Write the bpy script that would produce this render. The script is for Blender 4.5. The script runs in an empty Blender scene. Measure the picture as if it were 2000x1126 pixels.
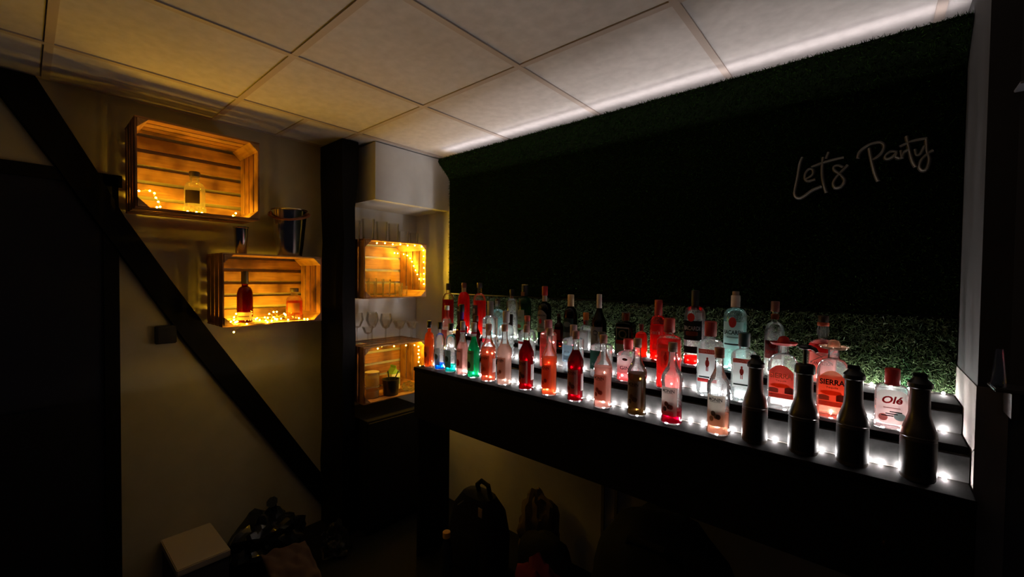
import bpy, bmesh, math, random
import numpy as np
from math import sin, cos, pi, radians
from mathutils import Matrix, Vector
random.seed(7); rng = np.random.default_rng(7)
S = bpy.context.scene
COL = S.collection

# ------------------------------------------------------------------ camera, world, exposure
CW, CK, CS = 510.0, 500.0, 9.5     # bulb / strip strengths: white strings, warm strings, ceiling strip
YAW, PITCH, ROLL = 0.711903595, -0.0226226332, 0.0111991103
CAM = Vector((2.25822, -1.280353, 1.575899))
fw = Vector((-sin(YAW)*cos(PITCH), cos(YAW)*cos(PITCH), sin(PITCH)))
r0 = Vector((cos(YAW), sin(YAW), 0)); u0 = r0.cross(fw)
rt = cos(ROLL)*r0 + sin(ROLL)*u0; upv = -sin(ROLL)*r0 + cos(ROLL)*u0
cd = bpy.data.cameras.new('camera'); cam = bpy.data.objects.new('camera', cd); COL.objects.link(cam)
cd.sensor_fit = 'HORIZONTAL'; cd.sensor_width = 36; cd.lens = 36*823.398207/2000; cd.clip_start = 0.02
M = Matrix((rt, upv, -fw)).transposed().to_4x4(); M.translation = CAM; cam.matrix_world = M
S.camera = cam
w = bpy.data.worlds.new('world'); S.world = w; w.use_nodes = True
w.node_tree.nodes['Background'].inputs[0].default_value = (0.35, 0.4, 0.75, 1)
w.node_tree.nodes['Background'].inputs[1].default_value = 0.006
S.view_settings.view_transform = 'Standard'; S.view_settings.look = 'None'
S.view_settings.exposure = 0.0; S.view_settings.gamma = 1; S.view_settings.use_curve_mapping = False
cy = S.cycles
cy.use_denoising = True; cy.max_bounces = 14; cy.diffuse_bounces = 5; cy.glossy_bounces = 5
cy.transmission_bounces = 10; cy.transparent_max_bounces = 48
cy.sample_clamp_indirect = 4.0; cy.caustics_reflective = False; cy.caustics_refractive = False
cy.use_light_tree = True

# ------------------------------------------------------------------ materials
def newmat(name):
    m = bpy.data.materials.new(name); m.use_nodes = True
    nt = m.node_tree; nt.nodes.clear()
    return m, nt, nt.nodes.new('ShaderNodeOutputMaterial')
def N(nt, t, **kw):
    n = nt.nodes.new(t)
    for k, v in kw.items():
        if k in n.inputs: n.inputs[k].default_value = v
        else: setattr(n, k, v)
    return n
def c4(c): return (c[0], c[1], c[2], 1)
def ramp(nt, fac, stops):
    r = nt.nodes.new('ShaderNodeValToRGB'); e = r.color_ramp.elements
    while len(e) < len(stops): e.new(0.5)
    for el, (p, c) in zip(e, stops): el.position = p; el.color = c4(c)
    nt.links.new(fac, r.inputs[0]); return r.outputs[0]
def bump(nt, h, strength, dist=0.01):
    b = N(nt, 'ShaderNodeBump', Strength=strength, Distance=dist); nt.links.new(h, b.inputs['Height']); return b.outputs[0]
def plain(name, col, rough=0.5, metal=0.0, noise=0.0, scale=40, bmp=0.0, spec=0.5):
    m, nt, o = newmat(name)
    p = N(nt, 'ShaderNodeBsdfPrincipled', Roughness=rough, Metallic=metal)
    p.inputs['Base Color'].default_value = c4(col); p.inputs['Specular IOR Level'].default_value = spec
    if noise or bmp:
        tc = N(nt, 'ShaderNodeTexCoord'); n = N(nt, 'ShaderNodeTexNoise', Scale=scale, Detail=6.0)
        nt.links.new(tc.outputs['Object'], n.inputs['Vector'])
        if noise:
            lo = [max(0, x*(1-noise)) for x in col]; hi = [min(1, x*(1+noise)) for x in col]
            nt.links.new(ramp(nt, n.outputs[0], [(0.3, lo), (0.7, hi)]), p.inputs['Base Color'])
        if bmp: nt.links.new(bump(nt, n.outputs[0], bmp), p.inputs['Normal'])
    nt.links.new(p.outputs[0], o.inputs[0]); return m
def emit(name, col, s):
    m, nt, o = newmat(name); e = N(nt, 'ShaderNodeEmission', Strength=s); e.inputs[0].default_value = c4(col)
    nt.links.new(e.outputs[0], o.inputs[0]); return m
def wood(name, a, b, burnt, axis, rough=0.6):
    m, nt, o = newmat(name); p = N(nt, 'ShaderNodeBsdfPrincipled', Roughness=rough)
    tc = N(nt, 'ShaderNodeTexCoord'); mp = N(nt, 'ShaderNodeMapping')
    sc = [38, 38, 38]; sc[axis] = 3.0; mp.inputs['Scale'].default_value = sc
    nt.links.new(tc.outputs['Object'], mp.inputs[0])
    n = N(nt, 'ShaderNodeTexNoise', Scale=1.6, Detail=5.0, Distortion=0.8); nt.links.new(mp.outputs[0], n.inputs['Vector'])
    c1 = ramp(nt, n.outputs[0], [(0.3, a), (0.62, b)])
    n2 = N(nt, 'ShaderNodeTexNoise', Scale=7.0, Detail=2.0); nt.links.new(tc.outputs['Object'], n2.inputs['Vector'])
    f = ramp(nt, n2.outputs[0], [(0.46, (0, 0, 0)), (0.66, (0.85, 0.85, 0.85))])
    mx = N(nt, 'ShaderNodeMixRGB'); nt.links.new(f, mx.inputs[0]); nt.links.new(c1, mx.inputs[1]); mx.inputs[2].default_value = c4(burnt)
    nt.links.new(mx.outputs[0], p.inputs['Base Color']); nt.links.new(bump(nt, n.outputs[0], 0.25, 0.004), p.inputs['Normal'])
    nt.links.new(p.outputs[0], o.inputs[0]); return m
_mc = {}
def glass(tint=(0.96, 0.97, 0.97), scat=0.05, edge=0.55, gl=0.8):
    k = ('g', tint, scat, edge, gl)
    if k in _mc: return _mc[k]
    m, nt, o = newmat('bottle_glass')
    t = N(nt, 'ShaderNodeBsdfTransparent'); t.inputs[0].default_value = c4(tint)
    rf = N(nt, 'ShaderNodeBsdfRefraction', Roughness=0.02, IOR=1.25); rf.inputs[0].default_value = c4(tint)
    lw0 = N(nt, 'ShaderNodeLayerWeight', Blend=0.35)
    m0 = N(nt, 'ShaderNodeMixShader'); mul = N(nt, 'ShaderNodeMath', operation='MULTIPLY'); mul.inputs[1].default_value = edge
    nt.links.new(lw0.outputs['Facing'], mul.inputs[0]); nt.links.new(mul.outputs[0], m0.inputs[0])
    nt.links.new(t.outputs[0], m0.inputs[1]); nt.links.new(rf.outputs[0], m0.inputs[2])
    tr = N(nt, 'ShaderNodeBsdfTranslucent'); tr.inputs[0].default_value = c4([min(1, x) for x in tint])
    m1 = N(nt, 'ShaderNodeMixShader'); m1.inputs[0].default_value = scat
    nt.links.new(m0.outputs[0], m1.inputs[1]); nt.links.new(tr.outputs[0], m1.inputs[2])
    g = N(nt, 'ShaderNodeBsdfGlossy', Roughness=0.06)
    lw = N(nt, 'ShaderNodeFresnel', IOR=1.45); m2 = N(nt, 'ShaderNodeMixShader')
    mg = N(nt, 'ShaderNodeMath', operation='MULTIPLY'); mg.inputs[1].default_value = gl; nt.links.new(lw.outputs[0], mg.inputs[0]); nt.links.new(mg.outputs[0], m2.inputs[0]); nt.links.new(m1.outputs[0], m2.inputs[1]); nt.links.new(g.outputs[0], m2.inputs[2])
    nt.links.new(m2.outputs[0], o.inputs[0]); _mc[k] = m; return m
def liq(col, milk=0.3):
    k = ('l', col, milk)
    if k in _mc: return _mc[k]
    m, nt, o = newmat('bottle_liquid')
    t = N(nt, 'ShaderNodeBsdfTransparent'); t.inputs[0].default_value = c4(col)
    tr = N(nt, 'ShaderNodeBsdfTranslucent'); tr.inputs[0].default_value = c4(col)
    df = N(nt, 'ShaderNodeBsdfDiffuse'); df.inputs[0].default_value = c4(col)
    a = N(nt, 'ShaderNodeMixShader'); a.inputs[0].default_value = 0.25
    nt.links.new(tr.outputs[0], a.inputs[1]); nt.links.new(df.outputs[0], a.inputs[2])
    b = N(nt, 'ShaderNodeMixShader'); b.inputs[0].default_value = milk
    nt.links.new(t.outputs[0], b.inputs[1]); nt.links.new(a.outputs[0], b.inputs[2])
    nt.links.new(b.outputs[0], o.inputs[0]); _mc[k] = m; return m
def paper(col, trans=0.7):
    k = ('p', col, trans)
    if k in _mc: return _mc[k]
    m, nt, o = newmat('label_paper')
    tr = N(nt, 'ShaderNodeBsdfTranslucent'); tr.inputs[0].default_value = c4(col)
    df = N(nt, 'ShaderNodeBsdfDiffuse'); df.inputs[0].default_value = c4(col)
    a = N(nt, 'ShaderNodeMixShader'); a.inputs[0].default_value = trans
    nt.links.new(df.outputs[0], a.inputs[1]); nt.links.new(tr.outputs[0], a.inputs[2])
    nt.links.new(a.outputs[0], o.inputs[0]); _mc[k] = m; return m
def col(c, rough=0.4, metal=0.0):
    k = ('c', c, rough, metal)
    if k not in _mc: _mc[k] = plain('painted_plastic', c, rough, metal)
    return _mc[k]

M_ceil = plain('ceiling_tile', (0.62, 0.575, 0.56), 0.9, noise=0.08, scale=25, bmp=0.1)
M_bar = plain('ceiling_grid', (0.50, 0.41, 0.36), 0.6)
M_wall = plain('plaster', (0.62, 0.60, 0.57), 0.9, noise=0.05, scale=9, bmp=0.15)
M_wallr = plain('plaster_stained', (0.22, 0.19, 0.175), 0.9, noise=0.3, scale=7, bmp=0.2)
M_floor = plain('dark_floor', (0.005, 0.005, 0.006), 0.7, noise=0.3, spec=0.2)
M_beam = plain('black_timber', (0.0022, 0.0022, 0.0026), 0.6, bmp=0.3, scale=18, spec=0.15)
M_door = plain('navy_door', (0.012, 0.013, 0.022), 0.6, spec=0.2)
M_black = plain('black_board', (0.006, 0.0055, 0.0055), 0.65, noise=0.3, spec=0.2)
M_tread = plain('shelf_board', (0.008, 0.007, 0.0065), 0.85, noise=0.35, scale=14, spec=0.06)
M_riser = plain('riser_board', (0.034, 0.034, 0.034), 0.85, noise=0.45, scale=20, bmp=0.2, spec=0.06)
M_mat = plain('mat_backing', (0.005, 0.009, 0.003), 0.9, spec=0.03)
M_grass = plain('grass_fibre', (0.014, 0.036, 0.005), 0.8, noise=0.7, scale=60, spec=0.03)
M_grass_lit = plain('lit_grass_fibre', (0.12, 0.18, 0.085), 0.3, noise=0.8, scale=60)  # paler copy of the upper mat's grass; string-light glow put into the colour
M_white = emit('white_bulb', (1.0, 0.93, 0.90), CW)
M_teal = emit('teal_bulb', (0.25, 1.0, 0.75), CW*0.6)
M_warm = emit('warm_bulb', (1.0, 0.57, 0.025), CK)
M_strip = emit('strip_light', (1.0, 0.92, 0.92), CS)
M_wire = plain('clear_wire', (0.25, 0.22, 0.2), 0.4)
M_wwire = plain('copper_wire', (0.3, 0.18, 0.06), 0.4, 0.6)
def woods(axis):
    return [wood('honey_wood', (0.40, 0.185, 0.06), (0.54, 0.29, 0.11), (0.12, 0.040, 0.012), axis),
            wood('orange_wood', (0.33, 0.13, 0.04), (0.47, 0.22, 0.08), (0.07, 0.024, 0.008), axis),
            wood('scorched_wood', (0.21, 0.08, 0.025), (0.40, 0.19, 0.07), (0.045, 0.014, 0.005), axis)]
W_Y, W_Z, W_X = woods(1), woods(2), woods(0)
M_steel = plain('brushed_steel', (0.55, 0.55, 0.55), 0.18, 1.0)
M_copper = plain('copper_handle', (0.30, 0.11, 0.06), 0.35, 0.6)

# ------------------------------------------------------------------ mesh helpers
class MB:
    def __init__(s): s.v = []; s.f = []; s.m = []
    def add(s, vs, fs, mi=0):
        b = len(s.v); s.v += [tuple(p) for p in vs]; s.f += [[i+b for i in f] for f in fs]; s.m += [mi]*len(fs); return s
    def box(s, x0, x1, y0, y1, z0, z1, mi=0, bev=0.0):
        if bev:
            bm = bmesh.new(); bmesh.ops.create_cube(bm, size=1)
            for v in bm.verts: v.co = Vector(((x0+x1)/2+v.co.x*(x1-x0), (y0+y1)/2+v.co.y*(y1-y0), (z0+z1)/2+v.co.z*(z1-z0)))
            bmesh.ops.bevel(bm, geom=bm.edges[:], offset=bev, segments=2, affect='EDGES')
            bm.verts.index_update(); s.add([v.co for v in bm.verts], [[v.index for v in f.verts] for f in bm.faces], mi); bm.free(); return s
        return s.add([(x, y, z) for x in (x0, x1) for y in (y0, y1) for z in (z0, z1)],
                     [(0, 1, 3, 2), (4, 6, 7, 5), (0, 4, 5, 1), (2, 3, 7, 6), (0, 2, 6, 4), (1, 5, 7, 3)], mi)
    def prism(s, poly, d, mi=0):            # poly: 3-D points, d: extrusion vector
        n = len(poly); a = [Vector(p) for p in poly]; b = [p+Vector(d) for p in a]
        return s.add(a+b, [list(range(n))[::-1], list(range(n, 2*n))]+[(i, (i+1) % n, (i+1) % n+n, i+n) for i in range(n)], mi)
    def lathe(s, pts, seg=32, cx=0, cy=0, sq=None, dep=1.0, mi=0, capb=True, capt=True):
        rings = []
        for k, (r, z) in enumerate(pts):
            n = 2.0 if sq is None else sq[k][0]; dd = 1.0 if sq is None else sq[k][1]
            ring = []
            for i in range(seg):
                t = 2*pi*i/seg; c, q = cos(t), sin(t); rho = (abs(c)**n+abs(q)**n)**(-1/n)
                ring.append((cx+rho*c*r, cy+rho*q*r*dd, z))
            rings.append(ring)
        vs = [p for rg in rings for p in rg]; fs = []
        for k in range(len(rings)-1):
            for i in range(seg):
                j = (i+1) % seg; fs.append((k*seg+i, k*seg+j, (k+1)*seg+j, (k+1)*seg+i))
        if capb: fs.append(list(range(seg))[::-1])
        if capt: fs.append([(len(rings)-1)*seg+i for i in range(seg)])
        return s.add(vs, fs, mi)
    def tube(s, pts, r, seg=8, mi=0, closed=False):
        P = [Vector(p) for p in pts]; n = len(P); vs = []; fs = []
        up = Vector((0, 0, 1)); prev = None
        for i in range(n):
            t = (P[min(i+1, n-1)]-P[max(i-1, 0)]).normalized() if not closed else (P[(i+1) % n]-P[i-1]).normalized()
            if prev is None:
                a = t.cross(up); a = a if a.length > 1e-3 else t.cross(Vector((1, 0, 0)))
            else: a = prev - t*prev.dot(t)
            a.normalize(); prev = a; b = t.cross(a)
            rr = r[i] if isinstance(r, (list, tuple)) else r
            vs += [P[i]+rr*(cos(2*pi*k/seg)*a+sin(2*pi*k/seg)*b) for k in range(seg)]
        m = n if closed else n-1
        for i in range(m):
            for k in range(seg):
                fs.append((i*seg+k, i*seg+(k+1) % seg, ((i+1) % n)*seg+(k+1) % seg, ((i+1) % n)*seg+k))
        if not closed: fs += [list(range(seg))[::-1], [(n-1)*seg+k for k in range(seg)]]
        return s.add(vs, fs, mi)
    def sphere(s, c, r, sub=1, mi=0, sc=(1, 1, 1)):
        bm = bmesh.new(); bmesh.ops.create_icosphere(bm, subdivisions=sub, radius=r); bm.verts.index_update()
        s.add([(c[0]+v.co.x*sc[0], c[1]+v.co.y*sc[1], c[2]+v.co.z*sc[2]) for v in bm.verts], [[v.index for v in f.verts] for f in bm.faces], mi); bm.free(); return s
    def grid(s, fn, nu, nv, mi=0):
        vs = [fn(i/nu, j/nv) for j in range(nv+1) for i in range(nu+1)]
        return s.add(vs, [(j*(nu+1)+i, j*(nu+1)+i+1, (j+1)*(nu+1)+i+1, (j+1)*(nu+1)+i) for j in range(nv) for i in range(nu)], mi)
    def mesh(s, name, mats, smooth=True, ang=35):
        me = bpy.data.meshes.new(name); me.from_pydata(s.v, [], s.f)
        for m in (mats if isinstance(mats, (list, tuple)) else [mats]): me.materials.append(m)
        me.polygons.foreach_set('material_index', s.m)
        bm = bmesh.new(); bm.from_mesh(me); bmesh.ops.recalc_face_normals(bm, faces=bm.faces[:]); bm.to_mesh(me); bm.free()
        if smooth:
            me.polygons.foreach_set('use_smooth', [True]*len(me.polygons)); me.set_sharp_from_angle(angle=radians(ang))
        me.update(); return me
    def build(s, name, mats, parent=None, **kw):
        return link(name, s.mesh(name, mats, **kw), parent)
def link(name, me, parent=None):
    o = bpy.data.objects.new(name, me); COL.objects.link(o)
    if parent is not None: o.parent = parent
    return o
def tag(o, label, cat, group=None):
    o['label'] = label; o['category'] = cat
    if group: o['group'] = group
    return o
def thing(name, label, cat, loc=(0, 0, 0), group=None, rz=0.0):
    o = bpy.data.objects.new(name, None); COL.objects.link(o); o.location = loc; o.rotation_euler = (0, 0, rz)
    o.empty_display_size = 0.05
    return tag(o, label, cat, group)
def struct(name, mb, mats, **kw):
    o = mb.build(name, mats, **kw); o['kind'] = 'structure'; return o

_tx = {}
def text_pts(txt, bold=0.0, shear=0.0):
    k = (txt, bold, shear)
    if k not in _tx:
        cu = bpy.data.curves.new('lettering', 'FONT'); cu.body = txt; cu.resolution_u = 3; cu.offset = bold; cu.shear = shear
        o = bpy.data.objects.new('lettering', cu); COL.objects.link(o)
        dg = bpy.context.evaluated_depsgraph_get(); me = bpy.data.meshes.new_from_object(o.evaluated_get(dg))
        v = [(p.co.x, p.co.y) for p in me.vertices]; f = [list(p.vertices) for p in me.polygons]
        bpy.data.objects.remove(o); bpy.data.curves.remove(cu); bpy.data.meshes.remove(me)
        x0 = min(p[0] for p in v); x1 = max(p[0] for p in v); y0 = min(p[1] for p in v); y1 = max(p[1] for p in v)
        _tx[k] = ([((p[0]-(x0+x1)/2)/(x1-x0), (p[1]-(y0+y1)/2)/(x1-x0)) for p in v], f, (y1-y0)/(x1-x0))
    return _tx[k]

# ------------------------------------------------------------------ the setting
H = 2.40; XB = -0.43
struct('floor', MB().box(-0.6, 4.0, -3.2, 0.85, -0.05, 0.0), M_floor, smooth=False)
mb = MB()
xs = [-0.43, -0.012, 0.588, 1.188, 1.788, 2.388, 2.988, 3.588]; ys = [-3.0, -2.412, -1.812, -1.212, -0.612, -0.012, 0.70]
mb.box(-0.6, 4.0, -3.2, 0.85, H+0.008, H+0.05)
G = 0.012
def tile(x0, x1, y0, y1): mb.box(x0+G-0.001, x1-G+0.001, y0+G-0.001, y1-G+0.001, H+0.0035, H+0.0075)
for i in range(len(xs)-1):
    for j in range(len(ys)-1):
        if i == 0 and j == 4: tile(xs[0], xs[1], ys[4], -0.30); tile(xs[0], xs[1], -0.30, ys[5])
        else: tile(xs[i], xs[i+1], ys[j], ys[j+1])
struct('ceiling', mb, M_ceil, smooth=False)
mb = MB()
for x in xs[1:]: mb.box(x-G, x+G, -3.0, 0.70, H-0.002, H+0.0035)
for y in ys[1:-1]: mb.box(XB, 3.6, y-G, y+G, H-0.0015, H+0.0035)
mb.box(XB, -0.012, -0.30-G, -0.30+G, H-0.0012, H+0.0035)
mb.box(XB, XB+0.02, -3.0, 0.7, H-0.0014, H+0.0035)
struct('trim_1', mb, M_bar, smooth=False)
struct('wall_back', MB().box(XB-0.1, XB, -3.0, 0.02, 0, H+0.003), plain('dim_warm_plaster', (0.45, 0.40, 0.27), 0.9, noise=0.06, scale=9, bmp=0.15), smooth=False)  # niche plaster darkened and yellowed; dim warm light put into the colour
struct('wall_niche', MB().box(XB-0.1, XB, 0.02, 0.80, 0, H+0.003), M_wall, smooth=False)
struct('wall_right', MB().box(XB, 2.56, 0.70, 0.80, 0, H+0.003), M_wall, smooth=False)
struct('wall_bulkhead', MB().box(XB, -0.05, 0.117, 0.70, 2.05, H-0.004), M_wall, smooth=False)
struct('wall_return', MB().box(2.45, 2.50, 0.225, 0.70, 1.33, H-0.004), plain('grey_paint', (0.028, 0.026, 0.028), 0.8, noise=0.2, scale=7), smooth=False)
struct('trim_7', MB().box(2.448, 2.50, 0.222, 0.70, 0, 1.329), M_wallr, smooth=False)
struct('wall_front', MB().box(2.50, 3.6, 0.225, 0.70, 0, H-0.004), plain('unlit_plaster', (0.06, 0.06, 0.07), 0.9), smooth=False)  # same plaster as elsewhere, darkened: this face's lack of light is in the colour
struct('trim_2', MB().box(2.415, 3.6, 0.13, 0.225, 2.335, H-0.004, bev=0.004), M_wall)
# black timber post, brace and door
mb = MB()
def wob(i): return 0.004*sin(i*2.3)+0.003*sin(i*5.1)
P = []
for k in range(13):
    z = k*(H-0.004)/12; e = 0.012 if z > 2.08 else 0
    P.append([(XB, -0.034-e*0.5+wob(k), z), (-0.15, -0.034-e*0.5+wob(k), z), (-0.15, 0.044+e*1.4+wob(k+3)*0.6, z), (XB, 0.044+e*1.4, z)])
vs = [p for r in P for p in r]; fs = [(k*4+i, k*4+(i+1) % 4, (k+1)*4+(i+1) % 4, (k+1)*4+i) for k in range(12) for i in range(4)]+[(0, 1, 2, 3), (48, 49, 50, 51)]
mb.add(vs, fs); struct('trim_3', mb, M_beam, smooth=False)
up_l = [(-1.235, 2.396), (-1.053, 2.037), (-0.963, 1.844), (-0.80, 1.56), (-0.609, 1.239), (-0.35, 0.82), (-0.093, 0.403), (-0.034, 0.31)]
lo_l = [(-1.40, 2.396), (-1.19, 2.037), (-1.085, 1.844), (-0.925, 1.56), (-0.748, 1.239), (-0.485, 0.82), (-0.225, 0.403), (-0.034, 0.10)]
mb = MB(); n = len(up_l); x1 = XB+0.028
vs = [(XB, y, z) for y, z in up_l]+[(x1, y-0.006, z) for y, z in up_l]+[(x1, y+0.006, z) for y, z in lo_l]+[(XB, y, z) for y, z in lo_l]
fs = [(r*n+i, r*n+i+1, (r+1)*n+i+1, (r+1)*n+i) for r in range(3) for i in range(n-1)]+[(0, n, 2*n, 3*n), (n-1, 2*n-1, 3*n-1, 4*n-1)]
mb.add(vs, fs); struct('trim_4', mb, M_beam, smooth=False)
mb = MB(); mb.box(XB, XB+0.006, -1.95, -1.04, 0.0, 1.98)
for z0, z1 in ((0.15, 0.85), (1.0, 1.85)): mb.box(XB+0.006, XB+0.012, -1.85, -1.14, z0, z1, bev=0.004)
d1 = mb.build('door_1', M_door); d1['kind'] = 'structure'
mb = MB(); mb.box(XB, XB+0.018, -1.04, -0.988, 0, 2.03); mb.box(XB, XB+0.018, -2.0, -0.975, 1.98, 2.035); mb.build('door_frame', M_beam, d1, smooth=False)

# ------------------------------------------------------------------ grass mats and ceiling strip
ROLL_P = [(0.562, 1.478), (0.562, 2.215), (0.545, 2.240), (0.510, 2.275), (0.475, 2.305), (0.462, 2.322), (0.470, 2.338), (0.490, 2.343)]
def grass(x0, x1, z0, z1, n, name, label, prof, gm, ln=0.016):
    mb = MB(); mb.prism([(x0, y, z) for y, z in prof]+[(x0, 0.592, prof[-1][1]), (x0, 0.592, prof[0][1])], (x1-x0, 0, 0))
    root = mb.build(name, M_mat, smooth=False); tag(root, label, 'artificial grass')
    pr = np.array(prof); sl = np.hypot(*np.diff(pr, axis=0).T); cs = np.concatenate([[0], np.cumsum(sl)]); u = rng.uniform(0, cs[-1], n)
    k = np.clip(np.searchsorted(cs, u)-1, 0, len(sl)-1); f = (u-cs[k])/sl[k]; q = pr[k]+(pr[k+1]-pr[k])*f[:, None]; tg = (pr[k+1]-pr[k])/sl[k][:, None]
    base = np.stack([rng.uniform(x0, x1, n), q[:, 0], q[:, 1]], 1); nrm = np.stack([np.zeros(n), -tg[:, 1], tg[:, 0]], 1); tgv = np.stack([np.zeros(n), tg[:, 0], tg[:, 1]], 1)
    a = rng.uniform(0, 2*pi, n); L = rng.uniform(0.6, 1.25, n)*ln; tilt = rng.uniform(0.15, 1.1, n)
    d = nrm*np.cos(tilt)[:, None]+tgv*(np.sin(tilt)*np.sin(a)-0.25)[:, None]; d[:, 0] += np.sin(tilt)*np.cos(a); d /= np.linalg.norm(d, axis=1)[:, None]
    sd = np.cross(d, rng.normal(size=(n, 3))); sd /= np.linalg.norm(sd, axis=1)[:, None]; sd *= 0.0013
    tip = base+d*L[:, None]
    tip[:, 2] = np.clip(tip[:, 2], z0+0.003, z1+0.004); tip[:, 0] = np.clip(tip[:, 0], x0-0.01, 2.447)
    V = np.concatenate([base-sd, base+sd, tip], 1).reshape(-1, 3)
    me = bpy.data.meshes.new('grass_blades'); me.vertices.add(3*n); me.loops.add(3*n); me.polygons.add(n)
    me.vertices.foreach_set('co', V.ravel()); me.loops.foreach_set('vertex_index', np.arange(3*n, dtype=np.int32))
    me.polygons.foreach_set('loop_start', np.arange(0, 3*n, 3, dtype=np.int32)); me.update(calc_edges=True)
    me.materials.append(gm); b = link('grass_blades', me, root); b['kind'] = 'stuff'
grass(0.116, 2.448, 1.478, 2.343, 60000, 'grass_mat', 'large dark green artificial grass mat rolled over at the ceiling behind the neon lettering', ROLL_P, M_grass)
grass(0.116, 2.448, 1.2415, 1.470, 30000, 'grass_mat', 'low strip of artificial grass lit from below behind the top bottle row', [(0.562, 1.2415), (0.562, 1.470)], M_grass_lit, ln=0.02)
o = MB().box(0.12, 2.44, 0.510, 0.526, 2.3445, 2.3465).build('light_strip', M_strip, smooth=False)
tag(o, 'white light strip along the top of the rolled grass wall', 'strip light')

# ------------------------------------------------------------------ stepped bar shelf
ctr = thing('bar_shelf', 'black stepped bar shelf in three tiers carrying all the bottles', 'shelf', (1.385, 0.4, 0))
def cpart(name, x0, x1, y0, y1, z0, z1, m, bev=0.002):
    MB().box(x0-1.385, x1-1.385, y0-0.4, y1-0.4, z0, z1, bev=bev).build(name, m, ctr)
cpart('front_apron', 0.32, 2.445, 0.14, 0.158, 0.80, 1.0595, M_black)
for y0, y1, z in ((0.135, 0.268, 1.08), (0.252, 0.408, 1.165), (0.392, 0.56, 1.24)): cpart('tread', 0.318, 2.445, y0 if z < 1.1 else y0+0.0165, y1, z-0.02, z, M_tread)
for y, z0, z1 in ((0.252, 1.0805, 1.1445), (0.392, 1.1655, 1.2195)): cpart('riser', 0.32, 2.445, y+0.0, y+0.016, z0, z1, M_riser, 0)
cpart('end_panel', 0.322, 0.340, 0.159, 0.385, 0.0, 1.0595, M_black)
cpart('end_panel', 0.322, 0.34, 0.41, 0.558, 1.0605, 1.219, M_black)
# seam battens on the wall below the shelf
for k, x in enumerate((1.20, 1.275)): struct('trim_%d' % (5+k), MB().box(x-0.008, x+0.008, 0.69, 0.70, 0, 1.0), M_wallr, smooth=False)

# ------------------------------------------------------------------ fairy lights
_b = MB().sphere((0, 0, 0), 0.0045, 1).mesh('bulb', M_white); _bt = MB().sphere((0, 0, 0), 0.0045, 1).mesh('bulb', M_teal)
_bw = MB().sphere((0, 0, 0), 0.0040, 1).mesh('bulb', M_warm)
def string(label, pts, wire, bulbme, wm, group, special=None, r=0.0011):
    root = thing('fairy_lights', label, 'string lights', pts[0], group)
    L = Vector(pts[0]); MB().tube([Vector(p)-L for p in wire], r, 5).build('wire', wm, root)
    for k, p in enumerate(pts):
        b = link('bulb', special if (special and k == len(pts)-3) else bulbme, root); b.location = Vector(p)-L
def white(label, y, z, x0, x1, n, special=None):
    pts = []
    for k in range(n):
        x = x0+(x1-x0)*(k+0.25*random.uniform(-1, 1))/(n-1); x = min(max(x, x0), x1); pts.append((x, y+random.uniform(-0.002, 0.002), z+0.0045+random.uniform(0, 0.002)))
    wire = []
    for a, b in zip(pts[:-1], pts[1:]): wire += [Vector(a)+Vector((0, 0.001, -0.003)), (Vector(a)+Vector(b))/2+Vector((0, 0.003, -0.003))]
    string(label, pts, wire, _b, M_wire, 'white light strings on the bar shelf', special)
white('white fairy lights at the foot of the lowest riser behind the front bottles', 0.243, 1.08, 0.36, 2.41, 50)
white('white fairy lights on the middle tier behind the second bottle row', 0.383, 1.165, 0.34, 2.41, 50)
white('white fairy lights along the grass behind the back bottle row', 0.531, 1.24, 0.19, 2.42, 54, _bt)

# ------------------------------------------------------------------ wooden crates
def crate(label, x0, x1, y0, y1, z0, z1, nt=4, ne=4, nb=5, endgap=0.012):
    t = 0.008; L = Vector((x1, (y0+y1)/2, z0))
    root = thing('wooden_crate', label, 'crate', L, 'wooden crates on the wall')
    def B(mb, a, b, c, d, e, f, mi): mb.box(a-L.x, b-L.x, c-L.y, d-L.y, e-L.z, f-L.z, mi, bev=0.0012)
    xb = x0+0.011
    mb = MB(); h = (z1-z0-0.02); st = h/nb
    for k in range(nb): B(mb, xb, xb+0.007, y0+0.002, y1-0.002, z0+0.01+k*st+0.008, z0+0.01+(k+1)*st-0.010, random.choice((0, 0, 1, 2)))
    mb.build('back_panel', W_Y, root)
    for nm, zz in (('top_panel', z1-t), ('bottom_panel', z0)):
        mb = MB(); d = (x1-xb-0.008)/nt
        for k in range(nt):
            a = xb+0.008+k*d; B(mb, a+0.0055, a+d-0.0055, y0, y1, zz, zz+t, random.choice((0, 1, 2)))
        mb.build(nm, W_Y, root)
    for yy in (y0+0.0005, y1-t-0.0005):
        mb = MB(); d = (x1-xb-0.008)/ne
        for k in range(ne):
            a = xb+0.008+k*d; B(mb, a+endgap/2, a+d-endgap/2, yy, yy+t, z0+t+0.0005, z1-t-0.0005, random.choice((0, 1, 2)))
        mb.build('end_panel', W_Z, root)
    c = 0.038
    for sy in (0, 1):
        for sz in (0, 1):
            ya = y0+t+0.001 if sy == 0 else y1-t-0.001; za = z0+t+0.001 if sz == 0 else z1-t-0.001
            q = 1 if sy == 0 else -1; s = 1 if sz == 0 else -1
            mb = MB(); mb.prism([(xb+0.01-L.x, ya-L.y, za-L.z), (xb+0.01-L.x, ya+q*c-L.y, za-L.z), (xb+0.01-L.x, ya-L.y, za+s*c-L.z)], (x1-xb-0.012, 0, 0))
            mb.build('corner_post', W_X, root, smooth=False)
    return root
crate('wooden crate hung highest on the wall holding one clear decanter', XB, -0.14, -0.966, -0.484, 1.862, 2.256)
crate('wooden crate with ice bucket and steel tumbler standing on top', XB, -0.14, -0.650, -0.163, 1.324, 1.688)
crate('wooden crate in the niche ringed with fairy lights full of glasses', XB, -0.10, 0.076, 0.548, 1.443, 1.812, nt=4, ne=4, nb=4)
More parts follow.
